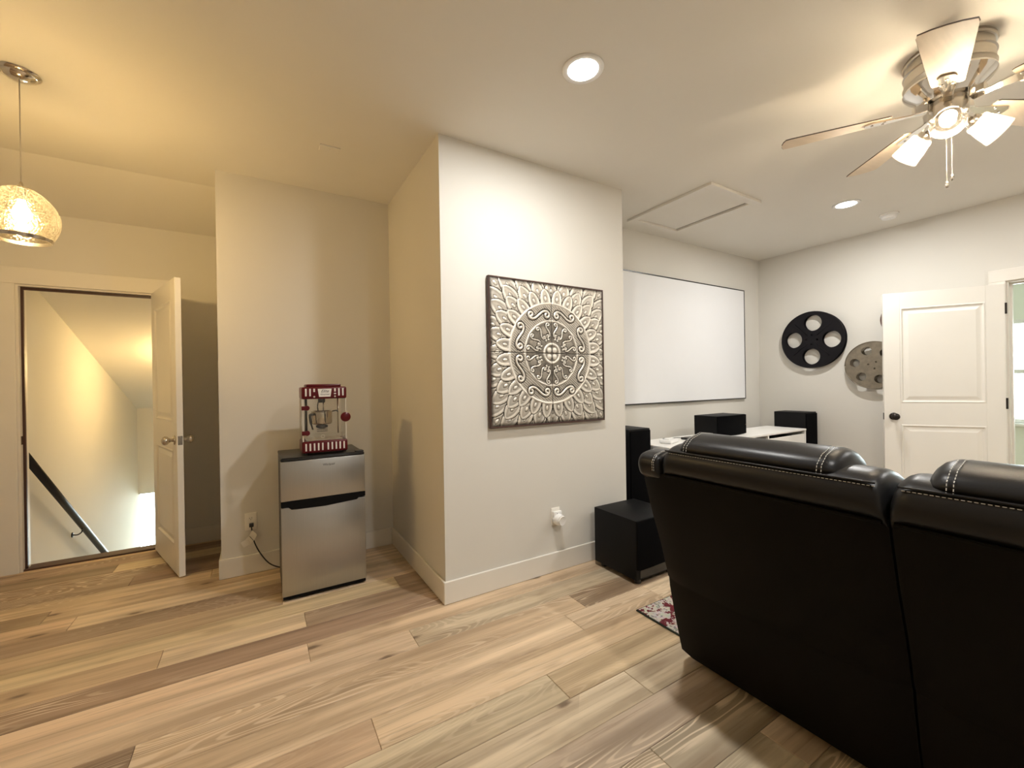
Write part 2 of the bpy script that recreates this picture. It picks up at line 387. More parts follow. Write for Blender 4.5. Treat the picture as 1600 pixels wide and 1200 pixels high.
# baseboards
BH, BT = .132, .014
def baseboard(name, x0, x1, y0, y1, label):
    bm = bmesh.new(); bx(bm, x0, x1, y0, y1, .001, BH, .003)
    return structure(obj(name, bm, 'trim'), label, 'baseboard')
baseboard('baseboard_center', XC-BT, XE+.001, YA-BT, YA, 'white baseboard under the embossed metal panel')
baseboard('baseboard_niche_side', XC-BT, XC, YA, YF, 'white baseboard on the niche side wall')
baseboard('baseboard_niche', XN-BT, XC-BT, YF-BT, YF, 'white baseboard behind the small refrigerator')
baseboard('baseboard_niche_end', XN-BT, XN, YF, YD, 'white baseboard on the end of the niche wall')
baseboard('baseboard_stair', DX1+.10, XN-BT, YD-BT, YD, 'white baseboard in the shade behind the stair door')
baseboard('baseboard_stair_left', XL, DX0-.10, YD-BT, YD, 'white baseboard left of the stair door')
baseboard('baseboard_screen', XE, XR, YS-BT, YS, 'white baseboard under the projection screen')
baseboard('baseboard_right', XR-BT, XR, RY1+.09, YS-BT, 'white baseboard under the film reels')
baseboard('baseboard_right_near', XR-BT, XR, YBK, RY0-.09, 'white baseboard beyond the right doorway')
baseboard('baseboard_rear', XL, XR, YBK, YBK+BT, 'white baseboard along the rear wall')
baseboard('baseboard_left', XL, XL+BT, YBK+BT, YD, 'white baseboard along the left wall')

# door frames
fr = structure(thing('trim_1', 'white casing with dark stop around the stair doorway', 'door frame', (0, 0, 0)), None, None)
CW = .112
for nm, b in (('casing', (DX0-CW, DX0+.004, YD-.018, YD, 0, DZ-.004)), ('casing', (DX1-.004, DX1+.10, YD-.018, YD, 0, DZ-.004)), ('head_casing', (DX0-CW, DX1+.10, YD-.019, YD, DZ-.004, DZ+CW))):
    obj(nm, box(*b, .003), 'trim', fr)
for nm, b in (('jamb', (DX0, DX0+.016, YD, YD+.12, 0, DZ)), ('jamb', (DX1-.016, DX1, YD, YD+.12, 0, DZ)), ('head_jamb', (DX0+.016, DX1-.016, YD, YD+.12, DZ-.016, DZ))):
    obj(nm, box(*b), 'trim', fr)
for nm, b in (('stop_seal', (DX0+.016, DX0+.030, YD+.035, YD+.05, 0, DZ-.016)), ('stop_seal', (DX1-.030, DX1-.016, YD+.035, YD+.05, 0, DZ-.016)), ('stop_seal', (DX0+.03, DX1-.03, YD+.035, YD+.05, DZ-.036, DZ-.016))):
    obj(nm, box(*b), 'darkwood', fr)
for nm, b in (('stop', (DX0+.016, DX0+.028, YD+.05, YD+.085, 0, DZ-.016)), ('stop', (DX1-.028, DX1-.016, YD+.05, YD+.085, 0, DZ-.016)), ('stop', (DX0+.028, DX1-.028, YD+.05, YD+.085, DZ-.030, DZ-.016))):
    obj(nm, box(*b), 'trim', fr)
obj('threshold', box(DX0+.002, DX1-.002, YD+.012, YD+.125, -.018, .012, .004), 'darkwood', fr)
obj('strike_plate', box(DX0+.016, DX0+.018, YD+.004, YD+.032, .90, .96), 'nickel', fr)

fr = structure(thing('trim_2', 'white casing around the doorway right of the film reels', 'door frame', (0, 0, 0)), None, None)
for nm, b in (('casing', (XR-.018, XR, RY1-.004, RY1+.092, 0, RZ-.004)), ('casing', (XR-.018, XR, RY0-.092, RY0+.004, 0, RZ-.004)), ('head_casing', (XR-.019, XR, RY0-.092, RY1+.092, RZ-.004, RZ+.095))):
    obj(nm, box(*b, .003), 'trim', fr)
for nm, b in (('jamb', (XR, XR+.12, RY1-.016, RY1, 0, RZ)), ('jamb', (XR, XR+.12, RY0, RY0+.016, 0, RZ)), ('head_jamb', (XR, XR+.12, RY0+.016, RY1-.016, RZ-.016, RZ)),
              ('stop', (XR+.05, XR+.085, RY1-.028, RY1-.016, 0, RZ-.016)), ('stop', (XR+.05, XR+.085, RY0+.016, RY0+.028, 0, RZ-.016)), ('stop', (XR+.05, XR+.085, RY0+.028, RY1-.028, RZ-.028, RZ-.016))):
    obj(nm, box(*b), 'trim', fr)

def panel_face(bm, w, z0, z1, y, sgn, margin=.115):
    """sunk moulding round a raised field on a door face at y (normal sgn*y)"""
    x0, x1 = margin, w-margin
    def ring(d, dep): return [(x0+d, y+sgn*dep, z0+d), (x1-d, y+sgn*dep, z0+d), (x1-d, y+sgn*dep, z1-d), (x0+d, y+sgn*dep, z1-d)]
    rs = [ring(0, .0005), ring(.008, .004), ring(.022, -.007), ring(.034, -.007), ring(.060, -.0005), ring(.063, -.0002)]
    loft(bm, rs)
def door_leaf(name, label, w, h, hinge, ang, knobm, rose):
    """local x runs from the hinge along the leaf, y across its thickness"""
    o = thing(name, label, 'door', hinge, ang); o['kind'] = 'structure'
    t = .035; m = .115
    rails = [(.012, .20), (.86, 1.05), (h-.135, h)]
    for s in (0, 1): obj('stile', box(0 if s == 0 else w-m, m if s == 0 else w, -t/2, t/2, .012, h, .0015), 'doorw', o)
    for a, b in rails: obj('rail', box(m, w-m, -t/2, t/2, a, b), 'doorw', o)
    for (a, b) in ((.20, .86), (1.05, h-.135)):
        bm = bmesh.new(); bx(bm, m, w-m, -t/2+.009, t/2-.009, a, b)
        for s in (1, -1):
            y = s*t/2
            def ring(d, yy): return [(m+d, yy, a+d), (w-m-d, yy, a+d), (w-m-d, yy, b-d), (m+d, yy, b-d)]
            rs = [ring(0, y), ring(.010, y+s*.003), ring(.020, y-s*.008), ring(.030, y-s*.008), ring(.058, y-s*.001), ring(.060, y-s*.001)]
            r2 = [[bm.verts.new(p) for p in rg] for rg in rs]
            for A, B in zip(r2, r2[1:]):
                for k in range(4): bm.faces.new((A[k], A[(k+1) % 4], B[(k+1) % 4], B[k]))
            bm.faces.new(r2[-1])
        bmesh.ops.recalc_face_normals(bm, faces=bm.faces[:])
        obj('panel', bm, 'doorw', o)
    for s in (1, -1):
        M = aim((w-.065, s*t/2, .93), (0, s, 0))
        k = obj('knob', L_([(0, 0), (.011, 0), (.011, .02), (.016, .03), (.027, .040), (.030, .052), (.026, .064), (.012, .071), (0, .072)], 24, M), knobm, o, True)
        obj('rose', L_([(0, .0005), (.033, .0005), (.031, .006), (.015, .009), (0, .009)], 24, M), knobm, k, True)
    obj('latch_plate', box(w, w+.0015, -.0125, .0125, .90, .96), knobm, o)
    for z in (.22, 1.05, h-.2): obj('hinge', L_([(0, z-.045), (.007, z-.045), (.007, z+.045), (0, z+.045)], 10, Matrix.Translation((-.004, t/2, 0))), knobm, o)
    return o
# stair door: hinge at the right jamb, swung about 108 degrees into the room
dl = Vector((-.462, 3.60, 0))-Vector((DX1-.005, YD-.005, 0))
door_leaf('door_1', 'white two-panel stair door standing open with nickel knobs', .765, 2.03, (DX1-.005, YD-.022, .0), math.atan2(dl.y, dl.x), 'nickel', True)
dr = Vector((4.86, 1.505, 0))-Vector((XR-.02, RY1+.0, 0))
door_leaf('door_2', 'white two-panel door with black knob open beside the film reels', .775, 2.03, (XR-.03, RY1+.005, 0), math.atan2(dr.y, dr.x), 'bronze', True)

# ------------------------------------------------------------------ stairwell beyond the stair door
SX0, SX1, SYE, LZ = -1.55, -.60, 8.15, -2.70
shell('wall_stairwell_left', [(SX0-.1, SX0, YD+.12, SYE+.1, LZ-.1, 2.6)], 'wall', 'stairwell wall carrying the black handrail')
shell('wall_stairwell_right', [(SX1, SX1+.1, YD+.12, SYE+.1, LZ-.1, 2.6)], 'wall', 'stairwell wall opposite the handrail')
shell('wall_stairwell_end', [(SX0-.1, SX1+.1, SYE, SYE+.1, -.27, 1.4)], 'wall', 'short wall above the foot of the stairs')
bm = bmesh.new(); prism(bm, [(YD+.12, 2.29), (SYE+.02, .99), (SYE+.02, 1.10), (YD+.12, 2.40)], SX0-.1, SX1+.1, 'x')
structure(obj('ceiling_stairwell', bm, 'ceil'), 'sloping ceiling over the stairs', 'ceiling')
st = structure(thing('staircase', 'wooden stairs going down behind the open door', 'stairs', (SX0, YD+.12, 0)), None, None)
NST = 14; rise = -LZ/NST; run = .258
for i in range(NST-1):
    z = -(i+1)*rise
    obj('tread', box(0, SX1-SX0, i*run-.02 if i else .02, (i+1)*run, z-.03, z, .004), 'tread', st)
for i in range(NST):
    obj('riser', box(0, SX1-SX0, i*run, i*run+.02, -(i+1)*rise, -i*rise-.0301), 'trim', st)
# handrail
hr = thing('handrail', 'black handrail on brackets along the stairwell wall', 'handrail', (SX0, 4.5, 0))
sl = -.737
def rz(y): return .76 + sl*(y-4.55)
obj('rail', T_([(.07, y-4.5, rz(y)) for y in (4.48, 5.2, 6.0, 6.8, 7.6)], .027, 14), 'blackmetal', hr, True)
for y in (5.60, 6.9):
    b = obj('bracket', T_(smoothpts([(.002, y-4.5, rz(y)-.085), (.04, y-4.5, rz(y)-.09), (.07, y-4.5, rz(y)-.065), (.07, y-4.5, rz(y)-.02)]), .006, 8), 'blackmetal', hr, True)
    obj('bracket_plate', L_([(0, 0), (.025, 0), (.022, .006), (0, .007)], 16, aim((.001, y-4.5, rz(y)-.085), (1, 0, 0))), 'blackmetal', b, True)
# ceiling lamp of the stairs
sy = 6.1; sz = 2.29+(sy-4.45)*(.99-2.29)/(SYE+.02-4.45)
lamp = thing('wall_sconce', 'small warm sconce on the stairwell wall', 'lamp', (SX1, sy, sz-.30))
obj('back_plate', L_([(0, 0), (.055, 0), (.052, .012), (0, .014)], 24, aim((0, 0, 0), (-1, 0, 0))), 'nickel', lamp, angle=40)
obj('arm', T_([(-.012, 0, 0), (-.09, 0, 0), (-.09, 0, .03)], .008, 8), 'nickel', lamp, True)
obj('glass_shade', L_([(.03, .03), (.05, .05), (.06, .10), (.065, .15)], 24, Matrix.Translation((-.09, 0, 0)), False), 'fanshade', lamp, True)
light('sconce_light', 'POINT', STAIR_W, PEND_C, (-.09, 0, .09), lamp, shadow_soft_size=.03)
# lower hall with daylight
HX0, HX1, HY1 = -2.6, .9, 10.6
shell('floor_lower', [(HX0, HX1, YD+.12, HY1, LZ-.1, LZ)], 'tread', 'wooden floor of the lower hall', 'floor')
shell('wall_hall', [(HX0, SX0-.1, SYE, SYE+.1, LZ, -.17), (SX1+.1, HX1, SYE, SYE+.1, LZ, -.17)], 'lowerwall', 'lower hall wall at the foot of the stairs')
shell('wall_hall_left', [(HX0-.1, HX0, SYE, HY1+.1, LZ, -.17)], 'lowerwall', 'left wall of the lower hall')
shell('wall_hall_right', [(HX1, HX1+.1, SYE, HY1+.1, LZ, -.17)], 'lowerwall', 'right wall of the lower hall')
shell('ceiling_lower', [(HX0, HX1, SYE+.1, HY1+.1, -.27, -.17)], 'ceil', 'ceiling of the lower hall', 'ceiling')
wx0, wx1, wz0, wz1 = -2.3, .3, -2.3, -.40
shell('wall_hall_window', [(HX0, wx0, HY1, HY1+.1, LZ, -.17), (wx1, HX1, HY1, HY1+.1, LZ, -.17), (wx0, wx1, HY1, HY1+.1, LZ, wz0), (wx0, wx1, HY1, HY1+.1, wz1, -.17)], 'lowerwall', 'window wall of the lower hall')
def window(name, label, axis, at, a0, a1, z0, z1, nx, nz):
    w = structure(thing(name, label, 'window', (0, 0, 0)), None, None)
    def b(u0, u1, d0, d1, za, zb): return (u0, u1, at+d0, at+d1, za, zb) if axis == 'y' else (at+d0, at+d1, u0, u1, za, zb)
    for u in [a0+(a1-a0)*i/nx for i in range(nx+1)]:
        c = min(max(u, a0+.03), a1-.03); obj('window_frame', box(*b(c-.03, c+.03, .02, .07, z0, z1)), 'white', w)
    for z in [z0+(z1-z0)*i/nz for i in range(nz+1)]:
        c = min(max(z, z0+.025), z1-.025); obj('window_frame', box(*b(a0, a1, .021, .069, c-.025, c+.025)), 'white', w)
    for i in range(nx):
        for j in range(nz):
            obj('pane', box(*b(a0+(a1-a0)*i/nx+.01, a0+(a1-a0)*(i+1)/nx-.01, .043, .047, z0+(z1-z0)*j/nz+.01, z0+(z1-z0)*(j+1)/nz-.01)), 'pane', w)
    obj('window_sill', box(*b(a0-.05, a1+.05, -.05, .02, z0-.03, z0)), 'white', w)
    return w
window('window_1', 'bright tall window of the lower hall below the stairs', 'y', HY1, wx0, wx1, wz0, wz1, 3, 1)
def portal(name, loc, rot, sx, sy):
    l = bpy.data.lights.new(name, 'AREA'); l.shape = 'RECTANGLE'; l.size = sx; l.size_y = sy; l.cycles.is_portal = True
    o = bpy.data.objects.new(name, l); o.location = loc; o.rotation_euler = rot; link(o)
portal('window_portal', ((wx0+wx1)/2, HY1-.02, (wz0+wz1)/2), (PI/2, 0, PI), wx1-wx0, wz1-wz0)

# ------------------------------------------------------------------ room beyond the right door
AX1, AY0, AY1, AH = 7.55, -.9, 2.4, 2.44
shell('floor_adjoining', [(XR+.12, AX1, AY0, AY1, -.12, 0)], 'tread', 'wooden floor beyond the right doorway', 'floor')
shell('ceiling_adjoining', [(XR+.12, AX1+.1, AY0-.1, AY1+.1, AH, AH+.1)], 'ceil', 'ceiling beyond the right doorway', 'ceiling')
vy0, vy1, vz0, vz1 = .15, 1.30, .72, 1.93
shell('wall_adjoining_window', [(AX1, AX1+.1, AY0, vy0, 0, AH), (AX1, AX1+.1, vy1, AY1, 0, AH), (AX1, AX1+.1, vy0, vy1, 0, vz0), (AX1, AX1+.1, vy0, vy1, vz1, AH)], 'lowerwall', 'pale window wall beyond the right doorway')
shell('wall_adjoining_left', [(XR+.12, AX1, AY1, AY1+.1, 0, AH)], 'lowerwall', 'pale side wall beyond the right doorway')
shell('wall_adjoining_right', [(XR+.12, AX1, AY0-.1, AY0, 0, AH)], 'lowerwall', 'pale near wall beyond the right doorway')
window('window_2', 'bright double-hung window seen through the right doorway', 'x', AX1, vy0, vy1, vz0, vz1, 1, 2)
portal('window_portal', (AX1-.02, (vy0+vy1)/2, (vz0+vz1)/2), (PI/2, 0, PI/2), vy1-vy0, vz1-vz0)

# ------------------------------------------------------------------ ceiling fittings
CANS = [(1.315, 1.496, 'bright round recessed ceiling light nearest the projecting wall corner'), (4.246, 1.562, 'small bright recessed ceiling light by the smoke detector'),
        (1.30, -.33, 'recessed ceiling light above the camera side of the sofa'), (4.246, -.33, 'recessed ceiling light beyond the fan, outside the view')]
for x, y, lab in CANS:
    t = thing('recessed_light', lab, 'light', (x, y, H), 0, 'recessed ceiling lights')
    obj('trim_ring', L_([(.070, -.001), (.072, -.006), (.094, -.005), (.097, -.0005), (.070, -.0003)], 40, None, False), 'plastic', t, True)
    obj('lens', L_([(0, -.0015), (.071, -.0015), (.071, -.004), (.05, -.0065), (0, -.0075)], 40), 'canlight', t, True)
    light('recessed_light_beam', 'AREA', CAN_W, CAN_C, (0, 0, -.012), t, shape='DISK', size=.09)
t = thing('smoke_detector', 'round white smoke detector on the ceiling', 'smoke detector', (4.859, 1.469, H))
obj('base', L_([(0, 0), (.068, 0), (.068, -.010), (.064, -.012), (0, -.012)], 32), 'plastic', t, angle=35)
obj('cover', L_([(.058, -.012), (.056, -.030), (.047, -.038), (0, -.040)], 32, None, False), 'plastic', t, angle=35)
obj('test_button', L_([(0, -.0395), (.012, -.0395), (.011, -.043), (0, -.0432)], 16), 'plastic', t)
t = thing('ceiling_cover_plate', 'small square painted cover plate on the ceiling near the niche', 'cover plate', (.391, 2.777, H))
obj('plate', box(-.057, .057, -.035, .035, -.008, 0, .002), 'ceil', t)
obj('screw', L_([(0, -.009), (.004, -.009), (.004, -.0075), (0, -.0075)], 10), 'ceil', t)
# attic hatch
t = thing('attic_hatch', 'painted attic access panel framed in trim on the ceiling', 'hatch', (0, 0, H))
hx0, hx1, hy0, hy1 = 2.865, 3.53, 1.875, 2.70; tw = .065
for b in ((hx0, hx1, hy0, hy0+tw), (hx0, hx1, hy1-tw, hy1), (hx0, hx0+tw, hy0+tw, hy1-tw), (hx1-tw, hx1, hy0+tw, hy1-tw)):
    obj('trim_board', box(*b, -.022, 0, .002), 'trim', t)
obj('panel', box(hx0+tw, hx1-tw-.012, hy0+tw+.004, hy1-tw-.004, -.004, -.0005), 'ceil', t)
obj('gap_strip', box(hx1-tw-.012, hx1-tw, hy0+tw, hy1-tw, -.0015, -.0005), 'deskin', t)

# ------------------------------------------------------------------ ceiling fan
FX, FY = 2.69, .60
fan = thing('ceiling_fan', 'brushed nickel ceiling fan with five pale blades and lit glass shades', 'ceiling fan', (FX, FY, H))
hs = obj('housing', L_([(0, 0), (.150, 0), (.153, -.012), (.150, -.020), (.144, -.022), (.147, -.055), (.152, -.060), (.147, -.065), (.147, -.105), (.152, -.110), (.150, -.118), (.150, -.130), (0, -.130)], 48), 'fanmetal', fan, angle=30)
obj('motor_bowl', L_([(.150, -.131), (.152, -.140), (.143, -.152), (.105, -.185), (.095, -.200), (.09, -.212), (0, -.212)], 48, None, True), 'chrome', fan, angle=30)
obj('switch_housing', L_([(.062, -.212), (.066, -.22), (.066, -.285), (.055, -.297), (.042, -.300), (.036, -.345), (.026, -.358), (0, -.36)], 36), 'nickel', fan, angle=35)
BZ = 2.505-H
for k in range(5):
    a = math.radians(120.5+72*k); M = Matrix.Rotation(a, 4, 'Z') @ Matrix.Translation((0, 0, BZ)) @ Matrix.Rotation(math.radians(-11), 4, 'X')
    out = [(.205, -.046), (.215, -.051), (.40, -.066), (.60, -.080), (.622, -.076), (.632, -.04), (.635, 0), (.632, .04), (.622, .076), (.60, .080), (.40, .066), (.215, .051), (.205, .046)]
    bm = bmesh.new(); prism(bm, out, -.003, .003, 'z'); bm.transform(M); bl = obj('blade', bm, 'blade', fan)
    ins = bmesh.new()
    rim = [[(p[0], p[1], -.0034) for p in out], [(p[0], p[1], .0034) for p in out]]
    r2 = [[(p[0]+(.0012 if p[0] > .3 else -.0012), p[1]*1.012, z) for p in out] for z in (-.0026, .0026)]
    loft(ins, r2, False); A = ins.verts[:]; ins.transform(M); obj('edge_band', ins, 'bladeedge', bl)
    bm = bmesh.new()
    prism(bm, [(.075, -.020), (.14, -.013), (.19, -.024), (.275, -.030), (.295, -.018), (.297, 0), (.295, .018), (.275, .030), (.19, .024), (.14, .013), (.075, .020)], -.010, -.0045, 'z')
    bx(bm, .07, .12, -.018, .018, -.010, .03, .004)
    for sx, sy in ((.225, -.016), (.225, .016), (.268, 0)): lathe(bm, [(0, -.014), (.005, -.013), (.006, -.0095), (0, -.0095)], 10, Matrix.Translation((sx, sy, 0)))
    bm.transform(M); obj('blade_iron', bm, 'chrome', fan, angle=30)
for k, deg in enumerate((192, 312, 72)):
    a = math.radians(deg); d = Vector((math.cos(a), math.sin(a), 0)); ax = (d*.80+Vector((0, 0, -.60))).normalized()
    p0 = d*.045+Vector((0, 0, -.288)); p1 = p0+ax*.045
    arm = obj('lamp_arm', T_([p0-ax*.03, p0+ax*.02, p1], [.010, .011, .012], 12), 'chrome', fan, True)
    M = aim(p1, ax)
    obj('socket_cup', L_([(0, -.005), (.024, -.003), (.029, .006), (.029, .026), (.0, .026)], 24, M), 'nickel', arm, angle=35)
    sh = obj('glass_shade', L_([(.029, .014), (.040, .020), (.044, .030), (.0445, .034), (.043, .038), (.048, .060), (.052, .085), (.054, .100), (.0575, .118), (.0585, .122)], 32, M, False), 'fanshade', fan, True)
    obj('bulb', L_([(0, .026), (.010, .027), (.013, .040), (.023, .060), (.026, .075), (.022, .090), (.010, .099), (0, .100)], 20, M), 'bulb', fan, True)
for dx, z1 in ((-.006, -.575), (.008, -.545)):
    bm = bmesh.new(); n = 34
    for i in range(n):
        z = -.355+(z1+.355)*i/(n-1); bmesh.ops.create_icosphere(bm, subdivisions=1, radius=.0022, matrix=Matrix.Translation((dx, -dx, z)))
    tube(bm, [(dx, -dx, -.355), (dx, -dx, z1)], .0008, 6)
    ch = obj('pull_chain', bm, 'chrome', fan, True)
    obj('pull_finial', L_([(0, z1), (.003, z1-.001), (.006, z1-.012), (.0075, z1-.02), (.005, z1-.03), (0, z1-.032)], 14, Matrix.Translation((dx, -dx, 0))), 'nickel', ch, True)

# ------------------------------------------------------------------ pendant
PX, PY = -.923, 2.807
pen = thing('pendant_lamp', 'crackled glass pendant lamp hanging on a thin cord', 'lamp', (PX, PY, H))
obj('canopy', L_([(0, 0), (.070, 0), (.072, -.004), (.066, -.010), (.055, -.013), (.046, -.024), (.024, -.033), (.008, -.036), (0, -.036)], 40), 'chrome', pen, angle=35)
obj('cord', T_([(0, 0, -.034), (0, 0, -.515)], .0022, 8), 'cord', pen, True)
cap = obj('socket_cap', L_([(0, -.500), (.004, -.500), (.009, -.515), (.022, -.527), (.024, -.532), (.019, -.534), (.019, -.585), (0, -.585)], 28), 'nickel', pen, angle=35)
pro = [(.024, -.530), (.045, -.534), (.075, -.556), (.105, -.594), (.122, -.632), (.127, -.668), (.122, -.702), (.110, -.735), (.098, -.757)]
pro = [(p[0], p[1]) for p in smoothpts([(a, b, 0) for a, b in pro], 4)]
inn = [(max(r-.0025, .001), z) for r, z in reversed(pro)]
obj('glass_shade', L_(pro, 48, None, False), 'crackle', pen, True)
obj('rim_band', L_([(.099, -.752), (.101, -.754), (.0965, -.768), (.092, -.768), (.094, -.752), (.099, -.752)], 48, None, False), 'nickel', pen, angle=40)
obj('bulb', L_([(0, -.585), (.012, -.586), (.014, -.60), (.026, -.625), (.031, -.645), (.028, -.665), (.014, -.680), (0, -.683)], 24), 'pendbulb', pen, True)

# ------------------------------------------------------------------ mini refrigerator in the niche
RX0, RX1, RYF, RYB, RH = .100, .580, 2.835, 3.26, .850
fg = thing('mini_refrigerator', 'small two-door stainless refrigerator with black top in the niche', 'refrigerator', ((RX0+RX1)/2, (RYF+RYB)/2, 0))
ox, oy = (RX0+RX1)/2, (RYF+RYB)/2; hw, hd = (RX1-RX0)/2, (RYB-RYF)/2
obj('body', box(-hw+.002, hw-.002, -hd+.052, hd, .022, RH-.014, .006, 2), 'frside', fg, angle=30)
tp = bmesh.new(); bx(tp, -hw, hw, -hd+.004, hd, RH-.016, RH, .005, 2)
obj('top', tp, 'frblack', fg, angle=30)
obj('hinge_cover', box(hw-.055, hw-.004, -hd+.002, -hd+.055, RH+.0005, RH+.012, .004, 2), 'blackplastic', fg, angle=30)
obj('front_lip', box(-hw+.006, hw-.06, -hd+.002, -hd+.022, RH+.0002, RH+.006, .002), 'blackplastic', fg)
zs = .585
d1 = obj('freezer_door', box(-hw, hw, -hd, -hd+.045, zs+.010, RH-.0165, .004, 2), 'steel', fg, angle=30)
d2 = obj('lower_door', box(-hw, hw, -hd, -hd+.045, .030, zs-.026, .004, 2), 'steel', fg, angle=30)
# black grip strip between the two doors, deeper in the middle
hb = [(-hw, zs+.009), (hw, zs+.009), (hw, zs-.018), (hw-.040, zs-.020), (hw-.052, zs-.034), (0, zs-.046), (-hw+.09, zs-.042), (-hw+.055, zs-.040), (-hw+.038, zs-.024), (-hw, zs-.022)]
bm = bmesh.new(); prism(bm, hb, -hd-.003, -hd+.044, 'y'); obj('grip', bm, 'gasket', d2)
for a, b, p in ((zs+.012, RH-.018, d1), (.032, zs-.028, d2)): obj('gasket', box(-hw+.008, hw-.008, -hd+.0455, -hd+.0515, a, b), 'gasket', p)
obj('kick_plate', box(-hw+.004, hw-.004, -hd+.004, -hd+.05, .012, .0295), 'gasket', fg)
for sx in (-1, 1):
    for yy in (-hd+.04, hd-.04): obj('foot', L_([(0, 0), (.014, 0), (.014, .022), (0, .022)], 12, Matrix.Translation((sx*(hw-.04), yy, 0))), 'blackplastic', fg)
lx = .365-ox
text_mesh('logo', 'Whirlpool', .0165, 'ink', Matrix.Translation((lx, -hd-.0004, .795)) @ FACE_Y, d1, .0005)
obj('logo_ring', T_([(lx+.038*math.cos(t), -hd-.0006, .7945+.006*math.sin(t)) for t in [PI*(1.15+.7*i/12) for i in range(13)]], .0005, 5), 'ink', d1)

# ------------------------------------------------------------------ popcorn machine on the refrigerator
PXC, PYC = .352, 2.975; pw, pd = .132, .105; pz = RH+.0065
pop = thing('popcorn_machine', 'red and white tabletop popcorn machine with glass sides and kettle', 'popcorn machine', (PXC, PYC, pz))
bs = obj('base', box(-pw, pw, -pd, pd, .010, .082, .008, 3), 'red', pop, angle=30)
for sx in (-1, 1):
    for sy in (-1, 1): obj('foot', L_([(0, 0), (.012, 0), (.012, .011), (0, .011)], 12, Matrix.Translation((sx*(pw-.02), sy*(pd-.02), 0))), 'blackplastic', pop)
for g in (-1, 1):
    for i in range(5):
        x = g*.014+g*.0235*i+g*.002; obj('stripe', box(x-.0045, x+.0045, -pd-.0015, -pd+.002, .024, .070, .001), 'white', bs)
hd0, hd1 = .345, .420
hdp = obj('canopy', box(-pw+.002, pw-.002, -pd-.002, pd, hd0, hd1, .010, 3), 'red', pop, angle=30)
obj('canopy_cap', box(-pw+.03, pw-.03, -pd+.03, pd-.01, hd1-.002, hd1+.018, .008, 2), 'red', hdp, angle=30)
for g in (-1, 1):
    for i in range(3):
        x = g*(.060+.0235*i); z0 = hd0+(.018 if i else .044); obj('stripe', box(x-.0048, x+.0048, -pd-.0035, -pd, z0, hd1-.010, .001), 'white', hdp)
    x = g*.060
    obj('switch', box(x-.006, x+.006, -pd-.006, -pd, hd0+.028, hd0+.036, .001), 'white' if g > 0 else 'red', hdp)
    obj('indicator_lamp', L_([(0, 0), (.006, 0), (.005, .003), (0, .004)], 14, aim((x, -pd-.001, hd0+.014), (0, -1, 0))), 'cream', hdp)
bm = bmesh.new(); prism(bm, [(-.040, hd1-.012), (.040, hd1-.012), (.033, hd1-.062), (-.033, hd1-.062)], -pd-.0045, -pd, 'y'); sg = obj('sign_plate', bm, 'white', hdp)
text_mesh('sign_lettering', 'Elite', .026, 'ink', Matrix.Translation((0, -pd-.0050, hd1-.027)) @ FACE_Y, sg, .0004, .35)
text_mesh('sign_lettering', 'Gourmet', .014, 'ink', Matrix.Translation((0, -pd-.0050, hd1-.047)) @ FACE_Y, sg, .0004, .3)
for nm, b in (('glass_door', (-pw+.006, pw-.006, -pd+.004, -pd+.007, .082, hd0)), ('glass_side', (-pw+.006, -pw+.009, -pd+.008, pd-.008, .082, hd0)), ('glass_side', (pw-.009, pw-.006, -pd+.008, pd-.008, .082, hd0)), ('glass_back', (-pw+.006, pw-.006, pd-.010, pd-.007, .082, hd0))):
    g = obj(nm, box(*b), 'case', pop)
    if nm == 'glass_door':
        for z in (.135, .290):
            obj('hinge', box(-pw-.001, -pw+.020, -pd-.004, -pd+.004, z-.013, z+.013, .003, 2), 'red', g, angle=30)
            obj('hinge_disc', L_([(0, 0), (.016, 0), (.015, .005), (0, .007)], 20, aim((-pw+.030, -pd+.002, z), (0, -1, 0))), 'red', g, angle=35)
        obj('door_knob', L_([(0, 0), (.031, 0), (.030, .008), (.022, .013), (0, .014)], 28, aim((pw-.010, -pd+.003, .225), (0, -1, 0))), 'red', g, angle=35)
for sx in (-1, 1):
    for sy in (-1, 1): obj('corner_post', box(sx*(pw-.0075)-.003, sx*(pw-.0075)+.003, sy*(pd-.0065)-.003, sy*(pd-.0065)+.003, .083, hd0), 'cream', pop)
kt = obj('kettle', L_([(0, .180), (.056, .180), (.060, .184), (.062, .190), (.062, .256), (.064, .258), (.064, .262), (0, .264)], 36, Matrix.Translation((-.006, .005, 0))), 'kettle', pop, angle=30)
obj('kettle_lid', L_([(0, .2642), (.055, .2645), (.050, .268), (.012, .271), (0, .271)], 28, Matrix.Translation((-.006, .005, 0))), 'kettle', kt, angle=30)
obj('kettle_motor', L_([(0, .150), (.020, .150), (.036, .160), (.036, .170), (.020, .1798), (0, .1798)], 20, Matrix.Translation((-.006, .005, 0))), 'blackplastic', kt, angle=30)
obj('kettle_handle', T_(smoothpts([(-.062, -.02, .245), (-.080, -.045, .24), (-.078, -.052, .20), (-.066, -.058, .150)]), [.009]*7+[.007]*7+[.005]*5, 10), 'blackplastic', kt, True)
obj('kettle_arm', T_(smoothpts([(.054, .005, .258), (.085, .02, .262), (.098, .04, .25)]), .004, 8), 'blackplastic', kt, True)
obj('stir_shaft', T_([(.004, .005, .27), (.004, .005, .330)], .0035, 8), 'nickel', pop, True)
obj('power_lead', T_(smoothpts([(-.026, .02, .265), (-.028, .02, .30), (-.02, .015, .335)]), .004, 8), 'blackplastic', pop, True)
obj('shaft_holder', L_([(0, .318), (.020, .318), (.022, .326), (.022, hd0), (0, hd0)], 20, Matrix.Translation((-.006, .005, 0))), 'blackplastic', pop, angle=30)
obj('support_rod', T_([(.098, .045, .11), (.098, .045, hd0)], .0045, 8), 'nickel', pop, True)
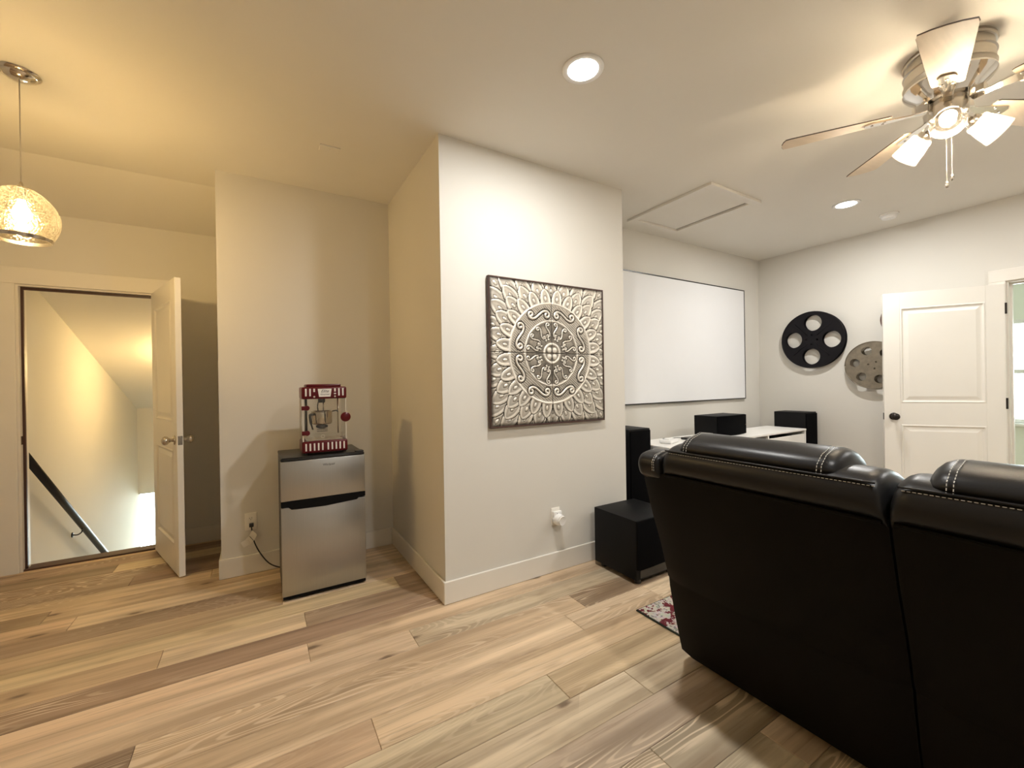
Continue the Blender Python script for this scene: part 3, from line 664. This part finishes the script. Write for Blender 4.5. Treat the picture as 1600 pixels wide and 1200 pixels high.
obj('support_rod', T_([(-.095, .045, .11), (-.095, .045, hd0)], .008, 8), 'blackplastic', pop, True)
tr = obj('crumb_tray', box(-.105, .105, -.08, .085, .083, .088), 'kettle', pop)
bm = bmesh.new(); prism(bm, [(-.112, .130), (.112, .130), (.098, .086), (-.098, .086)], -pd+.014, -pd+.016, 'y'); obj('tray_front', bm, 'case', tr)
for i in range(3): obj('vent_slot', box(-.03, .035, .060, .064, .125+.012*i, .129+.012*i), 'blackplastic', pop)
ml = obj('kernel_measure', T_([(-.012+.010*math.cos(t), -pd+.022, .108+.010*math.sin(t)) for t in [2*PI*i/18 for i in range(19)]], .0022, 6), 'white', tr)

# ------------------------------------------------------------------ wall outlets
def outlet(name, label, x, y, z, w=.070, h=.118):
    o = thing(name, label, 'outlet', (x, y, z))
    obj('cover_plate', box(-w/2, w/2, -.006, 0, -h/2, h/2, .0025, 2), 'plate', o, angle=30)
    for s in (1, -1):
        f = obj('receptacle', L_([(0, 0), (.0172, 0), (.0165, .0012), (0, .0014)], 24, aim((0, -.006, s*.0195), (0, -1, 0))), 'plate', o)
        for sx in (-1, 1): obj('slot', box(sx*.0065-.0012, sx*.0065+.0012, -.0078, -.0072, s*.0195+.001, s*.0195+.009), 'ink', f)
        obj('ground_hole', L_([(0, 0), (.0024, 0), (.0024, .0006), (0, .0006)], 10, aim((0, -.0073, s*.0195-.006), (0, -1, 0))), 'ink', f)
    obj('screw', L_([(0, 0), (.003, 0), (.0025, .001), (0, .0012)], 10, aim((0, -.006, 0), (0, -1, 0))), 'plate', o)
    return o
outlet('wall_outlet', 'cream duplex wall outlet left of the refrigerator', -.063, YF, .357)
outlet('wall_outlet', 'wall outlet mostly covered by the white plug-in device', 1.712, YA, .372)
pc = thing('power_cord', 'black power cord plugged into the outlet by the refrigerator', 'cord', (-.060, YF-.0075, .335))
obj('plug', box(-.013, .013, -.030, 0, -.010, .014, .004, 2), 'blackplastic', pc, angle=30)
obj('cable', T_(smoothpts([(0, -.026, -.004), (.003, -.032, -.03), (.008, -.030, -.075), (.022, -.035, -.13), (.055, -.05, -.20), (.100, -.07, -.262), (.150, -.09, -.292), (.185, -.10, -.295), (.23, -.115, -.255)]), .0042, 8), 'blackplastic', pc, True)
bm = bmesh.new()
TE = [((.004, -.040, -.026), (.032, -.044, -.064)), ((-.012, -.050, -.058), (.014, -.052, -.094)), ((-.034, -.054, -.080), (-.012, -.056, -.116)), ((-.062, -.050, -.096), (-.046, -.050, -.130))]
loft(bm, [[a, b, (b[0], b[1]-.0012, b[2]), (a[0], a[1]-.0012, a[2])] for a, b in TE])
tg = obj('warning_tag', bm, 'paper', pc)
obj('tag_strip', T_([(-.011, -.0530, -.061), (.011, -.0545, -.093)], .0016, 4), 'ink', tg)
for i in range(6):
    f = i/5; a = Vector((-.052, -.0510, -.104)).lerp(Vector((-.020, -.0560, -.084)), f); b = Vector((-.042, -.0525, -.124)).lerp(Vector((-.008, -.0575, -.108)), f)
    obj('tag_print', T_([a, b], .0006, 4), 'cord', tg)
pd_ = thing('plug_in_device', 'white round plug-in device on the outlet below the metal panel', 'plug-in device', (1.715, YA-.0085, .362))
obj('back_plate', box(-.033, .033, -.020, 0, -.006, .048, .004, 2), 'plastic', pd_, angle=30)
obj('body', L_([(0, 0), (.036, 0), (.038, .012), (.037, .035), (.034, .048), (.033, .050), (0, .050)], 36, aim((0, -.002, -.004), (.10, -1, -.05))), 'plastic', pd_, angle=30)
obj('front_cap', L_([(0, .0505), (.029, .0505), (.0315, .053), (.0315, .058), (.029, .062), (.024, .0605), (0, .061)], 36, aim((0, -.002, -.004), (.10, -1, -.05))), 'white', pd_, angle=30)
obj('indicator', L_([(0, 0), (.003, 0), (.003, .001), (0, .001)], 10, aim((-.006, -.0205, .034), (0, -1, 0))), 'ink', pd_)

# ------------------------------------------------------------------ embossed metal wall panel (height-field relief, four tiles)
AX, AZ, AHS = 1.680, 1.475, .472
art = thing('metal_wall_panel', 'square embossed silver metal panel with scroll medallion in dark frame', 'wall art', (AX, YA, AZ))
def relief(n=128):
    def seglist():
        Ls = []
        def scroll(cx, cy, ang, size, even, flip=1, turns=1.9):
            s = np.linspace(-1, 1, 121); kk = (np.abs(s)**1.25 if even else np.sign(s)*np.abs(s)**1.25)
            th = np.cumsum(kk)*(s[1]-s[0])*2.25*turns*2*PI*.62
            th -= th[60]; x = np.cumsum(np.cos(th)); y = np.cumsum(np.sin(th))*flip
            e = math.atan2(y[-1]-y[0], x[-1]-x[0]); sc = size/math.hypot(y[-1]-y[0], x[-1]-x[0])
            x, y = (x-(x[0]+x[-1])/2)*sc, (y-(y[0]+y[-1])/2)*sc
            c, si = math.cos(ang-e), math.sin(ang-e)
            return np.stack([cx+c*x-si*y, cy+si*x+c*y], 1)
        for k in range(8):                                     # S scrolls between the rings
            a = math.radians(22.5+45*k); fl = 1 if k % 2 else -1
            Ls.append((scroll(.585*math.cos(a), .585*math.sin(a), a+PI/2+fl*.22, .265, False, fl, 1.75), .017, 1.))
        for k in range(8):                                     # heart scrolls inside
            a = math.radians(22.5+45*k)
            for fl in (1, -1):
                px, py = .335, fl*.062
                cx, cy = px*math.cos(a)-py*math.sin(a), px*math.sin(a)+py*math.cos(a)
                Ls.append((scroll(cx, cy, a+fl*.35, .13, False, fl, 1.5), .011, .9))
                px, py = .235, fl*.030
                cx, cy = px*math.cos(a)-py*math.sin(a), px*math.sin(a)+py*math.cos(a)
                Ls.append((scroll(cx, cy, a, .050, False, -fl, 1.3), .008, .8))
        return Ls
    Ls = seglist()
    tiles = []
    for qx in (0, 1):
        for qy in (0, 1):
            u = np.linspace(-1, 0, n) if qx == 0 else np.linspace(0, 1, n); v = np.linspace(-1, 0, n) if qy == 0 else np.linspace(0, 1, n)
            U, V = np.meshgrid(u, v); r = np.hypot(U, V); th = np.arctan2(V, U)
            h = np.full(U.shape, .18) + .05*np.sin(U*150+V*60)*(r > .73)
            # overlapping petals, outermost first
            for lay, (rb, rt, nn, off) in enumerate([(1.18, 1.50, 28, .5), (1.04, 1.36, 28, 0), (.92, 1.20, 26, .5), (.80, 1.06, 24, 0), (.70, .93, 24, .5)]):
                step = 2*PI/nn; dt = (th/step-off+.5) % 1-.5; t = (r-rb)/(rt-rb)
                tt = np.clip(t, 0, 1); half = .52*np.clip(1-tt**2.3, 0, 1)**.62
                e = (half-np.abs(dt))*step*r                    # distance inside the outline
                ins = (t > -.3) & (t < 1) & (e > 0)
                hh = .30+.35*np.clip(1-(e/.030-1)**2, 0, 1)*(e < .06)+.18*np.clip(e/.10, 0, 1)
                tear = np.hypot(dt*step*r*1.7, (t-.38)*(rt-rb))
                hh = hh+.45*np.clip(1-(tear/.035)**2, 0, 1)-.22*((tear > .035) & (tear < .05))
                hh = np.where(e < .012, .02, hh)
                h = np.where(ins, hh, h)
            h = np.where(r < .73, .36+.16*np.sin((U*.8+V*1.0)*170)*((r > .48) & (r < .69)), h)
            h = np.where(r < .45, .20, h)
            # hearts' raised lobes
            dt8 = (th/(PI/4)) % 1-.5
            for rr, w, a in ((.135, .020, .9), (.462, .014, .9), (.715, .018, 1.), (.690, .008, .5), (.440, .006, .4)):
                h = np.maximum(h, a*np.sqrt(np.clip(1-((r-rr)/w)**2, 0, 1)))
            lob = np.clip(1-(np.hypot((r-.31)/.13, dt8*(PI/4)*r/.10))**6, 0, 1)*.30*(r < .45); h = np.maximum(h, lob)
            for k in range(4):
                a = PI/4+k*PI/2; h = np.maximum(h, .85*np.sqrt(np.clip(1-((U-.066*math.cos(a))**2+(V-.066*math.sin(a))**2)/.045**2, 0, 1)))
            d = np.full(U.shape, 9.)
            for poly, w, a in Ls:
                x0, y0 = poly[:, 0].min()-.05, poly[:, 1].min()-.05; x1, y1 = poly[:, 0].max()+.05, poly[:, 1].max()+.05
                m = (U > x0) & (U < x1) & (V > y0) & (V < y1)
                if not m.any(): continue
                P = np.stack([U[m], V[m]], 1); A = poly[:-1]; B = poly[1:]; AB = B-A
                tq = np.clip(((P[:, None, :]-A[None])*AB[None]).sum(2)/np.maximum((AB**2).sum(1), 1e-12)[None], 0, 1)
                dist = np.sqrt((((A[None]+tq[..., None]*AB[None])-P[:, None, :])**2).sum(2)).min(1)
                cur = h[m]; cur = np.where((dist > w) & (dist < w*1.9), np.minimum(cur, .03), cur)
                h[m] = np.maximum(cur, a*np.sqrt(np.clip(1-(dist/w)**2, 0, 1))*(dist < w))
            ed = np.minimum(np.minimum(1-np.abs(U), 1-np.abs(V))*1., 1); h = h*np.clip(ed/.05, 0, 1)
            seam = np.minimum(np.abs(U), np.abs(V)); h = np.where(seam < .007, 0, h)
            tiles.append((U, V, h))
    return tiles
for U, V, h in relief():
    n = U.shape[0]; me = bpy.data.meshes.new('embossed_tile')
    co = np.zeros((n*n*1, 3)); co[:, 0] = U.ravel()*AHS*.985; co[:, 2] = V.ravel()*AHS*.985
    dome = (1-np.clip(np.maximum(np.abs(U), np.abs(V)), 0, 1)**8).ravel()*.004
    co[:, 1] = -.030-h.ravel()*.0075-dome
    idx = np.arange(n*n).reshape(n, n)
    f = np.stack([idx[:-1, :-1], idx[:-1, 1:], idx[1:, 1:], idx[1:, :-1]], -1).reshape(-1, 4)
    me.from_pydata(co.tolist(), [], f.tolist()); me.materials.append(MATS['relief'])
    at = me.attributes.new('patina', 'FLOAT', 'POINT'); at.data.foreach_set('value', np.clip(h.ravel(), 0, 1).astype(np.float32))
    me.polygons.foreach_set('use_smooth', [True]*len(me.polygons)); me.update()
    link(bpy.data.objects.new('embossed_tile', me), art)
for b in ((-AHS, AHS, AHS-.010, AHS), (-AHS, AHS, -AHS, -AHS+.010)): obj('frame_edge', box(b[0], b[1], -.033, -.006, b[2], b[3], .002), 'darkwood', art)
for b in ((-AHS, -AHS+.010), (AHS-.010, AHS)): obj('frame_edge', box(b[0], b[1], -.033, -.006, -AHS+.010, AHS-.010, .002), 'darkwood', art)
obj('backing', box(-AHS+.01, AHS-.01, -.029, -.010, -AHS+.01, AHS-.01), 'darkwood', art)
obj('hanger', box(-.06, .06, -.010, 0, AHS-.12, AHS-.09), 'blackmetal', art)

# ------------------------------------------------------------------ projection screen
scx0, scx1, scz0, scz1 = 2.66, 4.935, 1.055, 2.335
scr = thing('projection_screen', 'wide white projection screen with thin black frame on the wall', 'screen', ((scx0+scx1)/2, YS, (scz0+scz1)/2))
w2, h2 = (scx1-scx0)/2, (scz1-scz0)/2
obj('screen_surface', box(-w2+.006, w2-.006, -.026, -.004, -h2+.006, h2-.006), 'screen', scr)
for b in ((-w2, w2, -h2, -h2+.011), (-w2, w2, h2-.011, h2), (-w2, -w2+.011, -h2+.011, h2-.011), (w2-.011, w2, -h2+.011, h2-.011)):
    obj('frame_edge', box(b[0], b[1], -.030, -.002, b[2], b[3], .0015), 'blackplastic', scr)

# ------------------------------------------------------------------ white media desk
TZ = .752; dx0, dx1, dy0, dy1 = 2.76, 4.94, 2.195, 2.60
dk = thing('media_desk', 'long white desk with shallow drawers under the projection screen', 'desk', ((dx0+dx1)/2, (dy0+dy1)/2, 0))
ox, oy = (dx0+dx1)/2, (dy0+dy1)/2; hw, hd = (dx1-dx0)/2, (dy1-dy0)/2
obj('desk_top', box(-hw, hw, -hd, hd, TZ-.018, TZ, .002), 'desk', dk)
obj('back_panel', box(-hw+.02, hw-.02, hd-.02, hd-.008, .45, TZ-.019), 'desk', dk)
nb = 3
for i in range(nb+1):
    x = -hw+.010+(2*hw-.020)*i/nb; obj('side_panel', box(x-.010, x+.010, -hd+.004, hd-.022, 0, TZ-.0185, .001), 'desk', dk)
for i in range(nb):
    xa = -hw+.022+(2*hw-.020)*i/nb; xb = -hw-.002+(2*hw-.020)*(i+1)/nb
    d = obj('drawer', box(xa+.004, xb-.004, -hd+.006, -hd+.022, TZ-.150, TZ-.052, .002), 'desk', dk)
    obj('drawer_box', box(xa+.012, xb-.012, -hd+.0225, hd-.03, TZ-.140, TZ-.075), 'deskin', d)
    obj('shelf', box(xa-.001, xb+.001, -hd+.01, hd-.022, TZ-.175, TZ-.160), 'desk', dk)

# ------------------------------------------------------------------ loudspeakers and small devices
t = thing('center_speaker', 'black center loudspeaker lying on the white desk', 'speaker', (3.85, 2.455, TZ))
obj('cabinet', box(-.232, .232, -.105, .130, .004, .190, .004, 2), 'speaker', t, angle=30)
bm = bmesh.new()
prism(bm, [(-.230, -.106)]+[(-.230+.46*i/12, -.115-.022*math.sin(PI*i/12)) for i in range(13)]+[(.230, -.106)], .006, .188, 'z')
gr = obj('grille', bm, 'grille', t)
obj('badge', box(.205, .222, -.121, -.117, .088, .093), 'nickel', gr)
for sx in (-1, 1): obj('foot', box(sx*.18-.02, sx*.18+.02, -.08, .10, 0, .0045), 'blackplastic', t)
def tower(label, x0, x1, y0, y1, h, rz_=0):
    t = thing('tower_speaker', label, 'speaker', ((x0+x1)/2, (y0+y1)/2, 0), rz_); a, b = (x1-x0)/2, (y1-y0)/2
    obj('cabinet', box(-a, a, -b+.014, b, .018, h, .003, 2), 'speaker', t, angle=30)
    obj('grille', box(-a+.006, a-.006, -b, -b+.0135, .12, h-.012, .005, 2), 'grille', t, angle=30)
    obj('plinth', box(-a-.012, a+.012, -b-.004, b+.01, 0, .0175, .003), 'glossblack', t)
tower('black tower loudspeaker behind the subwoofer by the wall end', 2.44, 2.675, 2.30, 2.62, .905)
tower('black tower loudspeaker between the desk end and the right wall', 4.965, 5.205, 2.20, 2.53, .918)
t = thing('subwoofer', 'large black subwoofer box on the floor beside the sofa', 'subwoofer', (2.195, 2.035, 0))
obj('cabinet', box(-.195, .195, -.185, .195, .030, .405, .004, 2), 'speaker', t, angle=30)
fp = obj('front_panel', box(-.195, .195, -.200, -.1855, .100, .405, .004, 2), 'grille', t, angle=30)
obj('port_slot', box(-.165, .165, -.1895, -.1853, .040, .092, .002), 'glossblack', t)
obj('port_lip', T_([(-.165, -.190, .094), (.165, -.190, .094)], .005, 8), 'glossblack', t, True)
for sx in (-1, 1):
    for sy in (-1, 1): obj('foot', L_([(0, 0), (.022, 0), (.020, .030), (0, .030)], 14, Matrix.Translation((sx*.15, sy*.15, 0))), 'blackplastic', t)
t = thing('router', 'low white rounded device on the left of the desk', 'router', (2.985, 2.375, TZ), .3)
obj('body', box(-.085, .085, -.055, .055, .001, .030, .012, 3), 'plastic', t, angle=40)
obj('top_ridge', box(-.055, .055, -.02, .035, .0302, .036, .002), 'plastic', t)
t = thing('streaming_box', 'flat black media box with cable on the desk', 'media box', (3.30, 2.40, TZ))
obj('body', box(-.065, .065, -.05, .05, .001, .020, .004, 2), 'blackplastic', t, angle=30)
obj('cable', T_(smoothpts([(-.03, .05, .010), (-.07, .09, .012), (-.13, .11, .008), (-.17, .16, .006)]), .003, 6), 'blackplastic', t, True)

# ------------------------------------------------------------------ film reels on the right wall (local: x along the wall, y out of it, z up; built in world orientation)
def ngon_ring(cx, cz, r, n, ph=0): return [(cx+r*math.cos(2*PI*i/n+ph), cz+r*math.sin(2*PI*i/n+ph)) for i in range(n)]
def flange(R, holes, hub_holes, d0, d1):
    """a disc with round holes, between depths d0 and d1 in front of the wall (towards -X)"""
    bm = bmesh.new()
    def edge_loop(pts, dep):
        vs = [bm.verts.new((dep, p[0], p[1])) for p in pts]; return [bm.edges.new((vs[i], vs[(i+1) % len(vs)])) for i in range(len(vs))]
    loops = [ngon_ring(0, 0, R, 64)]+[ngon_ring(c[0], c[1], c[2], 28) for c in holes]+[ngon_ring(c[0], c[1], c[2], 12) for c in hub_holes]
    es = []
    for l in loops: es += edge_loop(l, d0)
    bmesh.ops.triangle_fill(bm, edges=es, use_beauty=True)
    # drop triangles that lie inside a hole
    kill = []
    for f in bm.faces:
        c = f.calc_center_median()
        if any((c.y-hx)**2+(c.z-hz)**2 < (hr*.96)**2 for hx, hz, hr in holes+hub_holes): kill.append(f)
    bmesh.ops.delete(bm, geom=kill, context='FACES_ONLY')
    r = bmesh.ops.extrude_face_region(bm, geom=bm.faces[:]); vs = [v for v in r['geom'] if isinstance(v, bmesh.types.BMVert)]
    for v in vs: v.co.x = d1
    bmesh.ops.recalc_face_normals(bm, faces=bm.faces[:])
    return bm
def reel(label, y, z, R, nh, hr, hc, m, ph, ribs, depth=.060, nhub=4):
    t = thing('film_reel', label, 'film reel', (XR, y, z), 0, 'film reels on the wall')
    holes = [(hc*math.cos(ph+2*PI*i/nh), hc*math.sin(ph+2*PI*i/nh), hr) for i in range(nh)]
    hub = [(R*.17*math.cos(ph+2*PI*i/nhub+.0), R*.17*math.sin(ph+2*PI*i/nhub), R*.035) for i in range(nhub)]
    fr_ = obj('front_flange', flange(R, holes, hub, -depth, -depth+.004), m, t)
    obj('rear_flange', flange(R, holes, hub, -.010, -.006), m, t)
    obj('hub', L_([(0, -depth+.0045), (R*.13, -depth+.0045), (R*.13, -.0105), (0, -.0105)], 28, Matrix.Rotation(PI/2, 4, 'Y')), m, t, angle=30)
    obj('hanger', box(-.006, 0, -.02, .02, -.02, .02), 'blackmetal', t)
    obj('rim', T_([(-depth, R*math.cos(a), R*math.sin(a)) for a in [2*PI*i/64 for i in range(65)]], .0045, 6), m, fr_, True)
    for i in range(ribs):
        a = ph+PI/4+2*PI*i/ribs; obj('rib', T_([(-depth-.001, R*.22*math.cos(a), R*.22*math.sin(a)), (-depth-.001, R*.80*math.cos(a), R*.80*math.sin(a))], .004, 6), m, fr_, True)
    return t
# the hub cylinder runs along x: rotation by 90 degrees about Y maps local z to x
reel('large black four-hole film reel on the wall', 2.255, 1.708, .308, 4, .088, .185, 'reelblack', math.radians(3), 4)
reel('grey worn film reel partly hidden by the open door', 1.715, 1.405, .232, 6, .042, .150, 'reelgrey', math.radians(10), 0, .075, 3)
reel('brown film reel edge peeking out above the grey reel', 1.49, 1.84, .165, 5, .035, .10, 'reelbrown', .3, 0)

# ------------------------------------------------------------------ rug
rg = thing('area_rug', 'red and white patterned rug with dark edge under the sofa front', 'rug', (3.05, .45, 0))
rx, ry = 1.272, 1.204
obj('pile', box(-rx+.008, rx-.008, -ry+.008, ry-.008, .0015, .011), 'rug', rg)
for b in ((-rx, rx, -ry, -ry+.008), (-rx, rx, ry-.008, ry), (-rx, -rx+.008, -ry+.008, ry-.008), (rx-.008, rx, -ry+.008, ry-.008)):
    obj('bound_edge', box(b[0], b[1], b[2], b[3], .001, .0095, .002), 'rugedge', rg)

# ------------------------------------------------------------------ reclining leather sofa, seen from behind
sofa = thing('reclining_sofa', 'black leather two-seat reclining sofa seen from behind', 'sofa', (1.95, .43, 0))
OX, OY = 1.95, .43
def sx(p): return [(x-OX, z) for x, z in p]
def back_x(z):
    zs_ = [.05, .231, .411, .564, .714, .874, .96]; xs_ = [1.625, 1.578, 1.538, 1.494, 1.440, 1.392, 1.378]
    return float(np.interp(z, zs_, xs_))
YTOP, YMID, YBOT = 1.255, .432, -.391          # ends and middle seam of the sofa
def back_panel(y0, y1, outer):
    """upholstered outer back with soft vertical edges and a horizontal seam"""
    rings = []; zs_ = [.05, .10, .16, .231, .30, .36, .395, .402, .41, .47, .564, .64, .714, .80, .86, .905]
    n = 12; bm = bmesh.new(); cols = []
    for j in range(n+1):
        f = j/n; y = y0+(y1-y0)*f; e = min(f, 1-f)*abs(y1-y0); soft = .018*max(0, 1-e/.05)**2
        puff = -.012*math.sin(PI*f)
        cols.append([(back_x(z)+soft+puff*math.sin(PI*(z-.05)/.87)+(.004 if .39 < z < .405 else 0)-OX, y-OY, z) for z in zs_]+[(1.66-OX, y-OY, .905), (1.72-OX, y-OY, .05)])
    loft(bm, cols); return bm
def cushion(y0, y1, prof, ends=.05, n=14, shrink=.75, piv=None):
    """loft of a closed x,z profile along y with rounded ends"""
    cx = sum(p[0] for p in prof)/len(prof); cz = min(p[1] for p in prof)*.6+max(p[1] for p in prof)*.4
    if piv: cx, cz = piv
    L = y1-y0; rings = []
    ts = [0, .15, .4, .7, 1]
    st_ = [(ends*t, shrink+(1-shrink)*math.sqrt(max(0, 1-(1-t)**2))) for t in ts]
    seq = [(y0+d*(1 if L > 0 else -1), s) for d, s in st_]+[(y0+L*f, 1) for f in (.3, .5, .7)]+[(y1-d*(1 if L > 0 else -1), s) for d, s in reversed(st_)]
    for y, s in seq: rings.append([(cx+(p[0]-cx)*s-OX, y-OY, cz+(p[1]-cz)*s) for p in prof])
    bm = bmesh.new(); loft(bm, rings); return bm
def ring2(pts, k=5):
    P = [(a, b, 0) for a, b in pts]; P = P+[P[0]]; s = smoothpts([P[-2]]+P+[P[1]], k)[k:-k]; return [(p.x, p.y) for p in s[:-1]]
ROLL = ring2([(1.415, .888), (1.378, .925), (1.372, .965), (1.388, 1.000), (1.430, 1.022), (1.500, 1.026), (1.575, 1.000), (1.62, .92), (1.60, .80), (1.66, .62), (1.62, .52), (1.52, .60), (1.48, .80)])
HEADP = ring2([(1.394, 1.006), (1.397, 1.030), (1.425, 1.052), (1.490, 1.070), (1.560, 1.062), (1.615, 1.025), (1.645, .95), (1.63, .90), (1.55, .95), (1.45, .97)])
def stitches(paths, m='stitch'):
    bm = bmesh.new()
    for pts in paths:
        P = [Vector(p) for p in pts]; ln = [0]
        for a, b in zip(P, P[1:]): ln.append(ln[-1]+(b-a).length)
        def at(d):
            for i in range(len(P)-1):
                if d <= ln[i+1]: return P[i].lerp(P[i+1], (d-ln[i])/max(1e-9, ln[i+1]-ln[i]))
            return P[-1]
        d = 0
        while d < ln[-1]-.008: tube(bm, [at(d), at(d+.0065)], .0010, 5); d += .0105
    return bm
for k, (y0, y1, name_) in enumerate(((YTOP-.115, YMID+.003, 'left'), (YMID-.003, YBOT+.115, 'right'))):
    bk = obj('back_panel', back_panel(YTOP if k == 0 else y0, y1 if k == 0 else YBOT, k), 'leatherback', sofa, angle=50)
    cu = obj('back_cushion', cushion(y0-.002, y1+.002, ROLL, .045, shrink=.86), 'leather', sofa, True)
    a = y0-.055; b = y1+.100
    if k: a, b = y0-.062, y1+.055
    hp = obj('headrest_pad', cushion(a, b, HEADP, .05, shrink=.55, piv=(1.51, .96)), 'leather', cu, True)
    lo, hi = sorted((y0, y1))
    ys = np.linspace(lo+.02, hi-.02, 30)
    rp_ = min((p for p in ROLL if p[0] < 1.42), key=lambda p: abs(p[1]-.994)); main = [(rp_[0]-.0018-OX, y-OY, rp_[1]) for y in ys]; pipe = [(rp_[0]+.0005-OX, y-OY, rp_[1]+.008) for y in ys]
    side = []
    for e, s in ((max(a, b)-.045, 1), (min(a, b)+.045, -1)):
        for off in (0, .012):
            pr = [(1.386, .998), (1.392, 1.027), (1.425, 1.054), (1.490, 1.072), (1.56, 1.064)]
            side.append([(p[0]-.0015-OX, e-s*off-OY, p[1]+.0015) for p in pr])
    so = obj('stitching', stitches([main]+side), 'stitch', cu); so['kind'] = 'stuff'
    obj('piping', T_(pipe, .0032, 8), 'leather', cu, True)
    # welt under the cushion where the outer back begins
    obj('crease_welt', T_([(back_x(.90)+.004-OX, y-OY, .900) for y in np.linspace(lo+.01, hi-.01, 12)], .006, 8), 'leatherback', bk, True)
# side wings with the arms in front of them
for s, ye in ((1, YTOP), (-1, YBOT)):
    yi = ye-s*.112
    lo, hi = sorted((yi, ye-s*.02)); wg = obj('side_wing', box(1.545-OX, 1.75-OX, lo-OY, hi-OY, .60, .93, .02, 2), 'leather', sofa, angle=50)
    WTOP = ring2([(1.385, .885), (1.366, .920), (1.366, .950), (1.385, .975), (1.43, .986), (1.49, .985), (1.55, .96), (1.58, .90), (1.56, .85), (1.45, .86)])
    obj('wing_roll', cushion(yi+s*.003, ye+s*.004, WTOP, .028, shrink=.72, piv=(1.47, .90)), 'leather', wg, True)
    pr = [(1.366, .915), (1.3645, .95), (1.384, .977), (1.43, .988), (1.49, .987)]
    so = obj('stitching', stitches([[(p[0]-.002-OX, yi+s*.020-OY, p[1]+.001) for p in pr], [(p[0]-.002-OX, yi+s*.028-OY, p[1]+.001) for p in pr]]), 'stitch', wg); so['kind'] = 'stuff'
    ya = ye-s*.21; lo, hi = sorted((ya, ye))
    arm = obj('arm', box(1.72-OX, 2.42-OX, lo-OY, hi-OY, .05, .60, .03, 3), 'leather', sofa, angle=40)
    ap = ring2([(lo-.006, .585), (lo-.012, .62), (lo+.03, .665), ((lo+hi)/2, .675), (hi-.03, .665), (hi+.012, .62), (hi+.006, .585)], 3)
    bm = bmesh.new(); prism(bm, [(p[0]-OY, p[1]) for p in ap], 1.74-OX, 2.44-OX, 'x'); obj('arm_pad', bm, 'leather', arm, angle=50)
for k, (y0, y1) in enumerate(((YMID+.004, YTOP-.215), (YBOT+.215, YMID-.004))):
    st_ = obj('seat_cushion', box(1.62-OX, 2.40-OX, y0-OY, y1-OY, .32, .49, .05, 4), 'leather', sofa, angle=50)
    obj('footrest', box(2.40-OX, 2.47-OX, y0-OY, y1-OY, .09, .43, .025, 3), 'leather', sofa, angle=50)
obj('base', box(1.70-OX, 2.39-OX, YBOT+.02-OY, YTOP-.02-OY, .045, .315), 'leatherback', sofa)
for x in (1.70, 2.34):
    for y in (YBOT+.06, YMID, YTOP-.06): obj('foot', L_([(0, .012), (.025, .012), (.022, .046), (0, .046)], 14, Matrix.Translation((x-OX, y-OY, 0))), 'blackplastic', sofa)
